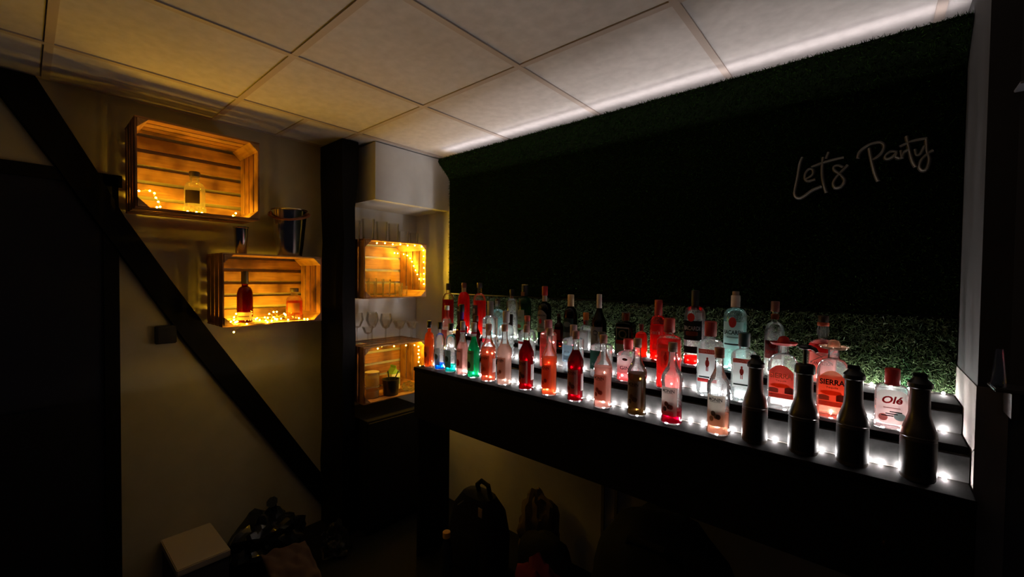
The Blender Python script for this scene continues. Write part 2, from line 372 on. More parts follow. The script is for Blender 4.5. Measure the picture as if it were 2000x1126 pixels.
crate('lowest wooden crate in the niche, holding jars and a milk carton', XB, -0.10, 0.076, 0.552, 0.790, 1.145, nt=4, ne=4, nb=4)

def jig(pts, r=0.006): return [(p[0]+random.uniform(-r, r), p[1]+random.uniform(-r, r), p[2]) for p in pts]
def wire_of(pts):
    out = []
    for a, b in zip(pts[:-1], pts[1:]):
        a = Vector(a); b = Vector(b); out += [a, a*0.66+b*0.34+Vector((random.uniform(-.008, .008), random.uniform(-.008, .008), 0.003)), a*0.34+b*0.66+Vector((random.uniform(-.008, .008), random.uniform(-.008, .008), 0.003))]
    return out+[Vector(pts[-1])]
def pile(y0, y1, x0, x1, z, n, up=0.03):
    return [(random.uniform(x0, x1), y0+(y1-y0)*(k+random.uniform(-.6, .6))/(n-1), z+random.random()**2*up) for k in range(n)]
z1 = 1.862+0.0125
p1 = [(-0.24, -0.94, z1+0.075), (-0.26, -0.90, z1+0.085), (-0.25, -0.885, z1+0.075), (-0.25, -0.88, z1+0.055), (-0.23, -0.875, z1+0.035), (-0.22, -0.87, z1+0.012), (-0.20, -0.885, z1+0.006)]
p1 += [(-0.30, -0.82, z1), (-0.35, -0.78, z1), (-0.36, -0.74, z1), (-0.30, -0.79, z1), (-0.19, -0.775, z1), (-0.185, -0.742, z1), (-0.19, -0.72, z1), (-0.22, -0.68, z1), (-0.33, -0.66, z1), (-0.35, -0.60, z1), (-0.24, -0.56, z1), (-0.21, -0.585, z1+0.004), (-0.22, -0.57, z1+0.02)]
string('warm fairy lights heaped beside the clear decanter in the top crate', p1, wire_of(p1), _bw, M_wwire, 'warm fairy lights in the crates')
z2 = 1.324+0.0125
p2 = [(-0.16, -0.61, z2+0.012), (-0.2, -0.585, z2+0.03), (-0.22, -0.57, z2+0.045), (-0.19, -0.575, z2+0.008), (-0.25, -0.565, z2)]
p2 += pile(-0.54, -0.47, -0.38, -0.32, z2, 4, 0.02)+pile(-0.455, -0.345, -0.33, -0.16, z2, 17, 0.05)+pile(-0.32, -0.22, -0.176, -0.160, z2, 4, 0.008)
p2 += [(-0.142, -0.45, z2), (-0.128, -0.55, 1.335), (-0.125, -0.607, 1.30)]
string('warm fairy lights tangled around the two bottles in the middle crate', p2, wire_of(p2), _bw, M_wwire, 'warm fairy lights in the crates')
xf = -0.108
p3 = [(xf, 0.108+0.40*k/7, 1.812-0.018-0.004*(k % 2)) for k in range(8)]
p3 += [(xf, 0.523, 1.765), (xf+0.002, 0.524, 1.725), (xf, 0.526, 1.685), (xf, 0.528, 1.645), (xf, 0.528, 1.605), (xf, 0.528, 1.568), (xf, 0.529, 1.535)]
p3 += [(-0.16, 0.529, 1.568), (-0.18, 0.527, 1.60), (-0.2, 0.526, 1.63), (-0.22, 0.525, 1.66), (-0.24, 0.524, 1.69), (-0.26, 0.523, 1.715), (-0.29, 0.52, 1.735), (-0.32, 0.51, 1.745), (-0.35, 0.48, 1.75), (-0.36, 0.46, 1.752)]
string('warm fairy lights framing the opening of the niche crate of glasses', p3, wire_of(p3), _bw, M_wwire, 'warm fairy lights in the crates')
p4 = [(-0.3, 0.12, 1.124), (-0.25, 0.15, 1.12), (-0.15, 0.2, 1.12), (-0.2, 0.26, 1.123), (-0.15, 0.32, 1.122), (-0.13, 0.40, 1.12), (-0.11, 0.455, 1.118), (-0.108, 0.485, 1.105), (-0.108, 0.49, 1.08), (-0.108, 0.485, 1.055), (-0.108, 0.493, 1.03), (-0.108, 0.488, 1.00), (-0.108, 0.50, 0.97), (-0.108, 0.51, 0.93)]
string('warm fairy lights on the upper right edge of the lowest crate', p4, wire_of(p4), _bw, M_wwire, 'warm fairy lights in the crates')
p5 = [(-0.2, 0.0698, 1.60), (-0.17, 0.0698, 1.57), (-0.135, 0.0698, 1.555)]

# ------------------------------------------------------------------ bottles
class Shape:
    def __init__(s, R, H, bh=0.6, sh=0.72, nr=0.36, sq=2.0, dep=1.0, style='round', top=0.9, lip=True, foot=0.94, bulge=None):
        s.R, s.H, s.bh, s.top = R, H, bh, top; s.pts = []; s.sqd = []
        def a(r, z, k): s.pts.append((r*R, z*H)); s.sqd.append((2+(sq-2)*k, 1+(dep-1)*k))
        b = 0.012
        a(foot*0.9, 0, 1); a(foot, b*0.5, 1); a(1, b*2, 1)
        if bulge: a(0.94, 0.05, 1); a(0.94, bh-0.09, 1); a(1.0, bh-0.07, 1); a(1.0, bh, 1)
        else: a(1, bh*0.5, 1); a(1, bh, 1)
        for k in range(1, 9):
            t = k/8
            if style == 'round': q = math.sqrt(max(0, 1-t*t)); zt = t
            elif style == 'cone': q = 1-t; zt = t
            else: q = 0.5+0.5*cos(pi*t**0.8); zt = t
            a(nr+(1-nr)*q, bh+(sh-bh)*zt, max(0, 1-t**1.0) if style != 'round' else (1-t**3))
        a(nr*0.96, (sh+top)/2, 0); a(nr*0.96, top, 0)
        s.style = style; s.nr = nr; s.sh = sh
    def at(s, z):
        p = s.pts
        for i in range(len(p)-1):
            if p[i][1] <= z <= p[i+1][1]:
                t = (z-p[i][1])/max(1e-9, p[i+1][1]-p[i][1])
                return p[i][0]+(p[i+1][0]-p[i][0])*t, s.sqd[i][0]+(s.sqd[i+1][0]-s.sqd[i][0])*t, s.sqd[i][1]+(s.sqd[i+1][1]-s.sqd[i][1])*t
        return p[-1][0], 2, 1
    def surf(s, u, z, off=0.0008):
        r, n, d = s.at(z); k = (round(r, 4), round(n, 2), round(d, 2))
        if not hasattr(s, 'tab'): s.tab = {}
        if k not in s.tab:
            th = np.linspace(-pi/2, pi/2, 91); c, q = np.cos(th), np.sin(th); rho = (np.abs(c)**n+np.abs(q)**n)**(-1/n)
            X = rho*c*r; Y = rho*q*r*d; l = np.concatenate([[0], np.cumsum(np.hypot(np.diff(X), np.diff(Y)))]); s.tab[k] = (l, X, Y)
        l, X, Y = s.tab[k]; au = abs(u); x = float(np.interp(au, l, X)); y = float(np.interp(au, l, Y))
        m = (r+off)/r
        return (math.copysign(x*m, u) if u else 0.0, y*m, z)
    def half(s, z):
        r, n, d = s.at(z); return r
    def glass(s, root, m, seg=32):
        return MB().lathe(s.pts, seg, sq=s.sqd).build('glass_body', m, root, ang=40)
    def liquid(s, root, m, level, seg=28):
        zl = level*s.H; P = []; Q = []
        z0 = 0.012*s.H+0.002
        zs = [z0]+[p[1] for p in s.pts if z0+0.002 < p[1] < zl-0.002]+[zl]
        for z in zs:
            r, n, d = s.at(z); P.append((r*0.93-0.0006, z)); Q.append((n, d))
        P[0] = (P[0][0]*0.95, P[0][1])
        return MB().lathe(P, seg, sq=Q).build('liquid', m, root, ang=40)
    def patch(s, name, root, z0, z1, u0, u1, m, off=0.0008, nu=14, nv=4, shape=None):
        z0, z1, u0, u1 = z0*s.H, z1*s.H, u0*s.R, u1*s.R
        def fn(a, b):
            u = u0+(u1-u0)*a; top = z1
            if shape == 'arch': top = z1-(z1-z0)*0.22*(2*a-1)**2
            if shape == 'oval':
                e = math.sqrt(max(0, 1-(2*a-1)**2)); zc = (z0+z1)/2; return s.surf(u, zc+(b-0.5)*(z1-z0)*e, off)
            if shape == 'round':
                e = max(0, 1-abs(2*a-1)**5); zc = (z0+z1)/2; return s.surf(u, zc+(b-0.5)*(z1-z0)*(0.72+0.28*e), off)
            return s.surf(u, z0+(top-z0)*b, off)
        return MB().grid(fn, nu, nv).build(name, m, root, ang=60)
    def text(s, root, txt, u, z, wd, m, bold=0.01, shear=0.0, off=0.0016, hmax=None, slope=0.0):
        v, f, asp = text_pts(txt, bold, shear); W = wd*s.R; k = 1.0
        if hmax: k = hmax*s.H/(asp*W)
        mb = MB(); mb.add([s.surf(u*s.R+p[0]*W, z*s.H+p[1]*W*k+slope*p[0]*W, off) for p in v], f)
        return mb.build('lettering', m, root, smooth=False)
    def ring(s, name, root, z0, z1, m, off=0.0008, seg=28):
        zs = [z0*s.H+(z1-z0)*s.H*k/4 for k in range(5)]; P = []; Q = []
        for z in zs:
            r, n, d = s.at(z); P.append((r+off, z)); Q.append((n, d))
        return MB().lathe(P, seg, sq=Q, capb=False, capt=False).build(name, m, root, ang=50)
    def cap(s, root, m, z0, z1=1.0, r=None, name='cap', ribs=0, taper=1.0):
        R = r*s.R if r else s.nr*s.R*1.08; a, b = z0*s.H, z1*s.H
        P = [(R*0.97, a), (R, a+0.001), (R*taper, b-0.002), (R*taper*0.9, b)]
        return MB().lathe(P, 24).build(name, m, root, ang=40)

POS = {
'F1':(0.376,.198,1.08,.0276,.257),'F2':(0.469,.198,1.08,.0270,.257),'F3':(0.558,.198,1.08,.0296,.257),'F4':(0.650,.198,1.08,.0295,.275),
'F5':(0.733,.198,1.08,.0309,.274),'F6':(0.836,.198,1.08,.0375,.276),'F7':(0.941,.198,1.08,.0363,.282),'F8':(1.073,.198,1.08,.0347,.290),
'F9':(1.200,.198,1.08,.0341,.287),'F10':(1.332,.198,1.08,.0333,.286),'F11':(1.458,.198,1.08,.0353,.282),'F12':(1.598,.198,1.08,.0345,.282),
'F13':(1.727,.198,1.08,.0360,.281),'F14':(1.878,.198,1.08,.0353,.280),'F15':(1.983,.198,1.08,.0343,.268),'F16':(2.108,.198,1.08,.0366,.314),
'F17':(2.219,.198,1.08,.0353,.270),'F18':(2.349,.198,1.08,.0349,.269),
'M1':(0.370,.33,1.165,.0282,.251),'M2':(0.496,.33,1.165,.0316,.265),'M3':(0.612,.33,1.165,.0279,.209),'M4':(0.720,.33,1.165,.0345,.292),
'M5':(0.832,.33,1.165,.0400,.247),'M6':(0.970,.33,1.165,.0420,.232),'M7':(1.097,.33,1.165,.0312,.221),'M8':(1.236,.33,1.165,.0410,.208),
'M9':(1.378,.33,1.165,.0430,.189),'M10':(1.499,.33,1.165,.0413,.172),'M11':(1.665,.33,1.165,.0404,.268),'M12':(1.813,.33,1.165,.0400,.267),
'M13':(1.922,.33,1.165,.0361,.236),'M14':(2.036,.33,1.165,.0413,.235),'M15':(2.166,.33,1.165,.0403,.237),'M16':(2.300,.33,1.165,.0383,.169),
'T1':(0.205,.48,1.24,.0372,.303),'T2':(0.351,.48,1.24,.0390,.309),'T3':(0.487,.48,1.24,.0393,.311),'TX':(0.632,.48,1.24,.0321,.222),
'T4':(0.740,.48,1.24,.0326,.278),'T5':(0.831,.48,1.24,.0359,.307),'T6':(0.964,.48,1.24,.0357,.300),'T7':(1.054,.48,1.24,.0231,.164),
'T8':(1.123,.48,1.24,.0338,.262),'T9':(1.210,.48,1.24,.0242,.179),'T10':(1.280,.48,1.24,.0353,.269),'T11':(1.414,.48,1.24,.0410,.193),
'T12':(1.488,.48,1.24,.0267,.146),'T13':(1.562,.48,1.24,.0319,.254),'T14':(1.711,.48,1.24,.0397,.298),'T15':(1.858,.48,1.24,.0395,.298),
'T16':(1.987,.48,1.24,.0320,.266),'T17':(2.127,.48,1.24,.0396,.224)}
GRP = {'F': 'bottles on the front tier', 'M': 'bottles on the middle tier', 'T': 'bottles on the back tier'}
def bottle(i, name, label, **kw):
    x, y, z, R, h = POS[i]
    root = thing(name, label, 'bottle', (x, y, z+0.0004), GRP[i[0]])
    return root, Shape(R, h, **kw)
CLR = glass(); CLR2 = glass((0.98, 0.99, 0.99), 0.13, 0.45, 1.0)
GREEN = glass((0.10, 0.26, 0.13), 0.02, 0.3); DGREEN = glass((0.03, 0.10, 0.045), 0.01, 0.3); BROWN = glass((0.20, 0.05, 0.02), 0.02, 0.3)
TEALG = glass((0.80, 0.95, 0.94), 0.08, 0.5); RED = glass((0.95, 0.25, 0.22), 0.06, 0.4)
INK = col((0.02, 0.018, 0.02), 0.8); INKR = paper((0.45, 0.03, 0.03), 0.2); CREAM = paper((0.70, 0.58, 0.47)); WHITE = paper((0.82, 0.82, 0.82)); PINKP = paper((0.72, 0.42, 0.36))

# --- front tier: syrups
def syrup(i, label, liquid, level, milk, lab=(0.66, 0.52, 0.42), fruit=((0.35, 0.05, 0.04),), capc=(0.55, 0.30, 0.26), word='MONIN', back=False, small=False, capn='cap', rim=True):
    root, s = bottle(i, 'syrup_bottle', label, bh=0.56, sh=0.80, nr=0.36, style='wine', top=0.9, bulge=True)
    s.glass(root, CLR2)
    if liquid: s.liquid(root, liq(liquid, milk), level)
    L = s.patch('label', root, 0.11, 0.46, -0.88, 0.80, paper(lab))
    if word: s.text(L, word, -0.04, 0.415, 1.15, INK, bold=0.02, hmax=0.042)
    s.patch('label_print', L, 0.385, 0.389, -0.5, 0.42, INK, off=0.0014, nv=1)
    for k, fc in enumerate(fruit):
        for q in range(2):
            cu = -0.34+0.42*q+0.16*k; cz = 0.19+0.035*((q+k) % 2)+0.03*k
            s.patch('fruit_print', L, cz-0.030, cz+0.030, cu-0.21, cu+0.21, paper(tuple(0.75*a+0.25*b*0.6 for a, b in zip(fc, lab)), 0.5), off=0.0013+0.0001*q+0.0002*k, nu=10, nv=2, shape='oval')
    if back: s.patch('back_label', root, 0.16, 0.40, 1.25, 2.1, WHITE)
    N_ = s.patch('neck_label', root, 0.80, 0.885, -0.5, 0.5, paper(lab)) if small else None
    c = s.cap(root, col(capc, 0.5), 0.885, 1.0, 0.42, name=capn)
    if rim: s.cap(c, col(tuple(x*0.45 for x in capc), 0.5), 0.925, 0.935, 0.432, name='cap_band')
def slim(i, label, liquid, level, milk, gl, labc, capc=(0.012, 0.012, 0.014)):
    root, s = bottle(i, 'liqueur_bottle', label, bh=0.58, sh=0.76, nr=0.36, style='round', top=0.88)
    s.glass(root, gl); s.liquid(root, liq(liquid, milk), level)
    L = s.patch('label', root, 0.10, 0.46, -0.85, 0.85, paper(labc, 0.3))
    s.patch('label_print', L, 0.22, 0.34, -0.45, 0.45, paper(tuple(x*0.35 for x in labc), 0.2), off=0.0014, shape='oval')
    s.cap(root, col(capc), 0.855, 1.0, 0.46)
slim('F1', 'slim orange liqueur bottle with black cap at the far left end', (0.95, 0.28, 0.06), 0.83, 0.45, CLR, (0.62, 0.22, 0.07))
slim('F2', 'clear black capped bottle with a little bright blue liquid left', (0.02, 0.35, 0.95), 0.13, 0.5, CLR2, (0.35, 0.36, 0.36))
slim('F3', 'clear black capped bottle with a little teal liquid left', (0.03, 0.75, 0.70), 0.15, 0.5, CLR2, (0.14, 0.18, 0.16))
def banded(i, label, liquid, level, milk, labc, fruit):
    root, s = bottle(i, 'liqueur_bottle', label, bh=0.50, sh=0.76, nr=0.40, style='wine', top=0.9)
    s.glass(root, CLR2); s.liquid(root, liq(liquid, milk), level)
    L = s.patch('label', root, 0.13, 0.50, -0.9, 0.8, paper(labc, 0.35))
    s.text(L, 'MONIN', -0.05, 0.45, 0.95, INK, bold=0.02, hmax=0.03)
    s.patch('fruit_print', L, 0.17, 0.30, -0.55, 0.3, paper(fruit, 0.2), off=0.0014, shape='oval')
    n = s.ring('neck_label', root, 0.77, 0.985, paper((0.62, 0.52, 0.52)), off=0.001); s.ring('neck_band', n, 0.80, 0.83, paper((0.5, 0.03, 0.05)), off=0.0018)
    s.cap(root, col((0.62, 0.55, 0.55)), 0.88, 1.0, 0.44)
banded('F4', 'pale pink syrup bottle with red fruit label beside the teal one', (1.0, 0.66, 0.62), 0.60, 0.55, (0.70, 0.40, 0.36), (0.5, 0.05, 0.05))
banded('F5', 'bright green syrup bottle with white and red banded neck', (0.05, 0.62, 0.33), 0.74, 0.5, (0.45, 0.40, 0.30), (0.06, 0.05, 0.03))
syrup('F6', 'coral pink syrup bottle just right of the green one', (1.0, 0.35, 0.23), 0.58, 0.62, lab=(0.55, 0.25, 0.16), fruit=((0.30, 0.05, 0.02), (0.55, 0.2, 0.04)), back=True, small=True)
syrup('F7', 'milky light pink syrup bottle with a brown fruit label', (1.0, 0.74, 0.66), 0.66, 0.7, lab=(0.60, 0.33, 0.25), fruit=((0.28, 0.07, 0.02),))
syrup('F8', 'dark red syrup bottle between the milky pink and the orange red one', (0.42, 0.015, 0.03), 0.76, 0.55, lab=(0.62, 0.50, 0.44), fruit=((0.04, 0.03, 0.04), (0.12, 0.05, 0.08)), back=True)
syrup('F9', 'orange red syrup bottle between the two dark red ones', (1.0, 0.32, 0.16), 0.56, 0.55, lab=(0.60, 0.24, 0.17), fruit=((0.30, 0.05, 0.03),))
syrup('F10', 'dark red syrup bottle with a red strawberry print on cream label', (0.38, 0.01, 0.03), 0.72, 0.5, lab=(0.64, 0.52, 0.44), fruit=((0.42, 0.06, 0.04), (0.25, 0.12, 0.08)), back=True)
syrup('F11', 'half empty pale pink syrup bottle with salmon label', (1.0, 0.62, 0.55), 0.56, 0.7, lab=(0.68, 0.36, 0.28), fruit=((0.32, 0.06, 0.03), (0.4, 0.1, 0.06)))
syrup('F12', 'syrup bottle with olive brown liquid and red banded cap', (0.17, 0.11, 0.05), 0.55, 0.4, lab=(0.52, 0.41, 0.34), fruit=((0.12, 0.06, 0.05), (0.2, 0.1, 0.08)), capc=(0.50, 0.28, 0.2))
syrup('F13', 'syrup bottle with a remnant of wine red liquid under cream label', (0.45, 0.01, 0.07), 0.17, 0.5, lab=(0.60, 0.48, 0.42), fruit=((0.06, 0.05, 0.04), (0.38, 0.09, 0.06)), capc=(0.42, 0.30, 0.25))
syrup('F14', 'nearly empty clear syrup bottle with peach liquid next to black bottles', (1.0, 0.60, 0.46), 0.24, 0.6, lab=(0.60, 0.53, 0.44), fruit=((0.30, 0.25, 0.16), (0.10, 0.07, 0.05)), capc=(0.50, 0.22, 0.16))
BLK = plain('smoked_plastic', (0.06, 0.048, 0.04), 0.3)
def squeeze(i, label, cap):
    root, s = bottle(i, 'sauce_bottle', label, bh=0.44, sh=0.66, nr=0.60, style='wine', top=0.86, bulge=None)
    f = 1.0
    if cap == 'pump':
        s = Shape(POS[i][3], 0.262, bh=0.44, sh=0.66, nr=0.60, style='wine', top=0.88)
    MB().lathe(s.pts, 36, sq=s.sqd).build('body', BLK, root, ang=40)
    L = s.ring('label', root, 0.05, 0.38, plain('black_label', (0.006, 0.006, 0.006), 0.5), off=0.0006)
    rr = s.R; k = s.H
    MB().lathe([(rr*1.0, k*0.405), (rr*1.04, k*0.412), (rr*1.0, k*0.42)], 36, capb=False, capt=False).build('shoulder_ring', BLK, root)
    mb = MB()
    if cap == 'flip':
        mb.lathe([(rr*0.62, k*0.86), (rr*0.70, k*0.87), (rr*0.70, k*0.91), (rr*0.60, k*0.925), (rr*0.42, k*0.95), (rr*0.38, k*0.97)], 28)
        mb.build('cap', col((0.008, 0.008, 0.009), 0.35), root)
        MB().box(-rr*0.42, rr*0.36, -rr*0.3, rr*0.3, k*0.965, k*1.0, bev=0.002).build('flip_lid', col((0.008, 0.008, 0.009), 0.35), root)
    else:
        mb.lathe([(rr*0.60, k*0.88), (rr*0.70, k*0.89), (rr*0.70, k*0.96), (rr*0.60, k*0.985), (rr*0.2, k*0.99)], 28)
        mb.build('cap', col((0.008, 0.008, 0.009), 0.35), root)
        pu = MB().lathe([(rr*0.14, k*0.985), (rr*0.14, k*1.17)], 16).build('pump_stem', col((0.008, 0.008, 0.009), 0.35), root)
        q = MB(); q.lathe([(rr*0.3, k*1.15), (rr*0.52, k*1.165), (rr*0.55, k*1.18), (rr*0.40, k*1.198)], 24)
        q.tube([(0, 0, k*1.178), (rr*0.35, -0.004, k*1.178), (rr*0.65, -0.010, k*1.165), (rr*0.80, -0.013, k*1.135)], [rr*0.18, rr*0.17, rr*0.14, rr*0.11], 12)
        q.build('pump_head', col((0.008, 0.008, 0.009), 0.35), pu)
squeeze('F15', 'black sauce bottle with flip cap, leftmost of the dark ones', 'flip')
squeeze('F16', 'black sauce bottle with a pump dispenser head', 'pump')
squeeze('F17', 'black sauce bottle with flip cap just right of the pump', 'flip')
squeeze('F18', 'black sauce bottle with flip cap at the right end', 'flip')

# --- middle tier
root, s = bottle('M1', 'liqueur_bottle', 'red labelled bottle with white cap near the corner', bh=0.52, sh=0.72, nr=0.44, style='round', top=0.92)
s.glass(root, CLR); s.liquid(root, liq((0.75, 0.72, 0.7), 0.2), 0.5); n = s.ring('neck_label', root, 0.70, 0.9, paper((0.62, 0.12, 0.10)), off=0.001); s.cap(root, col((0.75, 0.72, 0.66)), 0.90, 1.0, 0.50)
s.patch('label', root, 0.1, 0.45, -0.9, 0.9, paper((0.4, 0.1, 0.08)))
root, s = bottle('M2', 'liqueur_bottle', 'dark purple necked bottle with an orange brown label', bh=0.5, sh=0.66, nr=0.40, style='wine', top=0.9)
s.glass(root, glass((0.10, 0.03, 0.05), 0.02, 0.3)); s.ring('neck_label', root, 0.68, 0.86, paper((0.09, 0.03, 0.16), 0.2)); s.cap(root, col((0.012, 0.01, 0.012)), 0.84, 1.0, 0.5)
s.patch('label', root, 0.12, 0.46, -0.95, 0.95, paper((0.42, 0.09, 0.03)))
root, s = bottle('M3', 'liqueur_bottle', 'short dark red brown bottle behind the green syrup', bh=0.5, sh=0.72, nr=0.42, style='wine', top=0.9)
s.glass(root, glass((0.30, 0.03, 0.02), 0.05, 0.3)); s.liquid(root, liq((0.5, 0.04, 0.02), 0.5), 0.6); s.cap(root, col((0.09, 0.02, 0.015)), 0.85, 1.0, 0.48); s.patch('label', root, 0.1, 0.44, -0.9, 0.9, paper((0.3, 0.1, 0.05)))
root, s = bottle('M4', 'gin_bottle', 'clear gin bottle with grey cap and white label over red', bh=0.66, sh=0.74, nr=0.42, style='round', top=0.9, sq=4)
s.glass(root, CLR2); L = s.patch('label', root, 0.36, 0.60, -1.0, 1.0, WHITE); s.text(L, 'GIN', 0.35, 0.44, 0.8, INK, hmax=0.05); s.patch('label_print', L, 0.51, 0.53, -0.7, 0.5, INKR, off=0.0014, nv=1)
s.patch('red_label', root, 0.26, 0.335, -1.0, 1.0, paper((0.72, 0.04, 0.06))); s.cap(root, col((0.30, 0.28, 0.27), 0.35), 0.74, 1.0, 0.48)
root, s = bottle('M5', 'gin_bottle', 'clear cut glass bottle with ribbed sides and grey stopper', bh=0.60, sh=0.72, nr=0.38, style='round', top=0.88)
s.glass(root, glass((0.93, 0.95, 0.96), 0.28, 0.9)); s.liquid(root, liq((0.93, 0.95, 0.95), 0.15), 0.55); s.cap(root, col((0.36, 0.33, 0.32)), 0.76, 1.0, 0.44)
mb = MB()
for k in range(28):
    a = 2*pi*k/28
    for q in range(6): mb.sphere((s.R*cos(a), s.R*sin(a), s.H*(0.07+0.088*q)), s.R*0.1, 1, sc=(1, 1, 1.3))
mb.build('cut_facets', glass((0.93, 0.95, 0.96), 0.28, 0.9), root)
root, s = bottle('M6', 'liqueur_bottle', 'clear squat bottle with red and white neck wrap', bh=0.60, sh=0.72, nr=0.30, style='round', top=0.9)
s.glass(root, CLR2); n = s.ring('neck_label', root, 0.74, 0.99, paper((0.75, 0.25, 0.22))); s.ring('neck_band', n, 0.80, 0.88, paper((0.72, 0.68, 0.65)), off=0.0016); s.cap(root, col((0.6, 0.12, 0.1)), 0.9, 1.0, 0.34)
L = s.patch('label', root, 0.30, 0.50, -0.8, 0.6, WHITE); s.patch('label_print', L, 0.42, 0.47, -0.7, 0.5, INKR, off=0.0014, nv=1); s.liquid(root, liq((0.9, 0.9, 0.9), 0.1), 0.45)
root, s = bottle('M7', 'gin_bottle', 'square pink gin bottle with rose coloured cap', bh=0.68, sh=0.76, nr=0.52, style='round', top=0.86, sq=6)
s.glass(root, CLR2); s.liquid(root, liq((1.0, 0.45, 0.42), 0.3), 0.66); L = s.patch('label', root, 0.16, 0.62, -0.8, 0.8, paper((0.75, 0.22, 0.2))); s.patch('label_print', L, 0.24, 0.44, -0.5, 0.5, paper((0.8, 0.6, 0.58)), off=0.0014); s.cap(root, col((0.42, 0.13, 0.14)), 0.80, 1.0, 0.60)
root, s = bottle('M8', 'gin_bottle', 'clear broad bottle with a pale blue label', bh=0.66, sh=0.74, nr=0.34, style='round', top=0.88, sq=4)
s.glass(root, CLR2); L = s.patch('label', root, 0.22, 0.58, -0.85, 0.85, paper((0.30, 0.42, 0.50))); s.text(L, 'DRY', -0.1, 0.44, 0.8, paper((0.7, 0.75, 0.78)), hmax=0.07); s.patch('label_print', L, 0.26, 0.36, -0.6, 0.6, paper((0.5, 0.58, 0.62)), off=0.0014); s.cap(root, col((0.45, 0.32, 0.33)), 0.76, 1.0, 0.38); s.liquid(root, liq((0.9, 0.93, 0.95), 0.1), 0.5)
root, s = bottle('M9', 'rum_bottle', 'clear bottle with dark green label behind the salmon syrup', bh=0.66, sh=0.75, nr=0.30, style='round', top=0.88, sq=3)
s.glass(root, CLR2); L = s.patch('label', root, 0.18, 0.60, -0.85, 0.75, paper((0.03, 0.09, 0.07), 0.2)); s.patch('label_print', L, 0.42, 0.49, 0.1, 0.4, paper((0.7, 0.06, 0.04)), off=0.0014, shape='oval'); s.text(L, 'RUM', -0.1, 0.29, 0.8, WHITE, hmax=0.06); s.cap(root, col((0.05, 0.05, 0.05)), 0.8, 1.0, 0.36)
root, s = bottle('M10', 'gin_bottle', 'round shouldered gin bottle with pink liquid and red cap', bh=0.58, sh=0.72, nr=0.38, style='round', top=0.84, sq=5, dep=0.7)
s.glass(root, CLR2); s.liquid(root, liq((1.0, 0.35, 0.36), 0.45), 0.22); L = s.patch('label', root, 0.20, 0.64, -0.82, 0.82, WHITE, shape='arch'); s.text(L, 'GIN', 0.0, 0.33, 0.95, INK, hmax=0.085); s.patch('emblem', L, 0.50, 0.56, -0.28, 0.28, INK, off=0.0014, shape='oval'); s.patch('emblem', L, 0.515, 0.545, -0.12, 0.12, INKR, off=0.002, shape='oval')
s.cap(root, col((0.65, 0.04, 0.04)), 0.76, 1.0, 0.46)
def square(i, label, liquid, milk, lab, capc, word, pic=(0.62, 0.06, 0.05), bar=(0.62, 0.1, 0.07), level=0.64, tint=None, dkbar=True):
    root, s = bottle(i, 'gin_bottle', label, bh=0.66, sh=0.76, nr=0.42, style='round', top=0.86, sq=6, dep=0.8)
    s.glass(root, tint or CLR2)
    if liquid: s.liquid(root, liq(liquid, milk), level)
    L = s.patch('label', root, 0.22, 0.64, -0.76, 0.76, paper(lab))
    T = s.patch('label_head', L, 0.575, 0.635, -0.72, 0.72, paper(tuple(min(1, a*1.0) for a in bar)), off=0.0014, nv=2); s.text(T, word, 0, 0.605, 1.25, paper((0.85, 0.65, 0.6)), hmax=0.036, off=0.0022)
    # red coated figure print: body, hat, legs
    s.patch('figure_print', L, 0.40, 0.50, -0.17, 0.17, paper(pic, 0.25), off=0.0014, shape='oval'); s.patch('figure_print', L, 0.495, 0.53, -0.09, 0.09, paper(pic, 0.25), off=0.0015, shape='oval')
    s.patch('figure_print', L, 0.345, 0.41, -0.09, -0.02, paper(pic, 0.25), off=0.0015, nv=2, nu=3); s.patch('figure_print', L, 0.345, 0.41, 0.02, 0.09, paper(pic, 0.25), off=0.0015, nv=2, nu=3)
    if dkbar: s.patch('label_foot', L, 0.255, 0.275, -0.66, 0.66, paper((0.10, 0.13, 0.13), 0.2), off=0.0014, nv=1)
    c = s.cap(root, col(capc, 0.45), 0.80, 1.0, 0.50); return root, s, L
r_, s, L = square('M11', 'square pink gin bottle filled red with red cap', (1.0, 0.16, 0.15), 0.35, (0.85, 0.25, 0.22), (0.42, 0.03, 0.02), 'BEEFEATER', level=0.70, dkbar=False, bar=(0.8, 0.2, 0.15))
s.patch('label_print', L, 0.30, 0.55, -0.45, 0.45, paper((0.85, 0.5, 0.46)), off=0.0011, shape='round')
r_, s, L = square('M12', 'square clear gin bottle with white label, red band and dark red cap', (0.9, 0.94, 0.95), 0.1, (0.78, 0.76, 0.76), (0.36, 0.03, 0.02), 'BEEFEATER', level=0.4)
s.patch('label_band', L, 0.20, 0.245, -0.78, 0.78, paper((0.75, 0.05, 0.05)), off=0.0013, nv=1)
square('M13', 'square clear gin bottle with white label and dark teal cap', (0.88, 0.95, 0.95), 0.1, (0.78, 0.75, 0.74), (0.02, 0.07, 0.075), 'BEEFEATER', level=0.4)
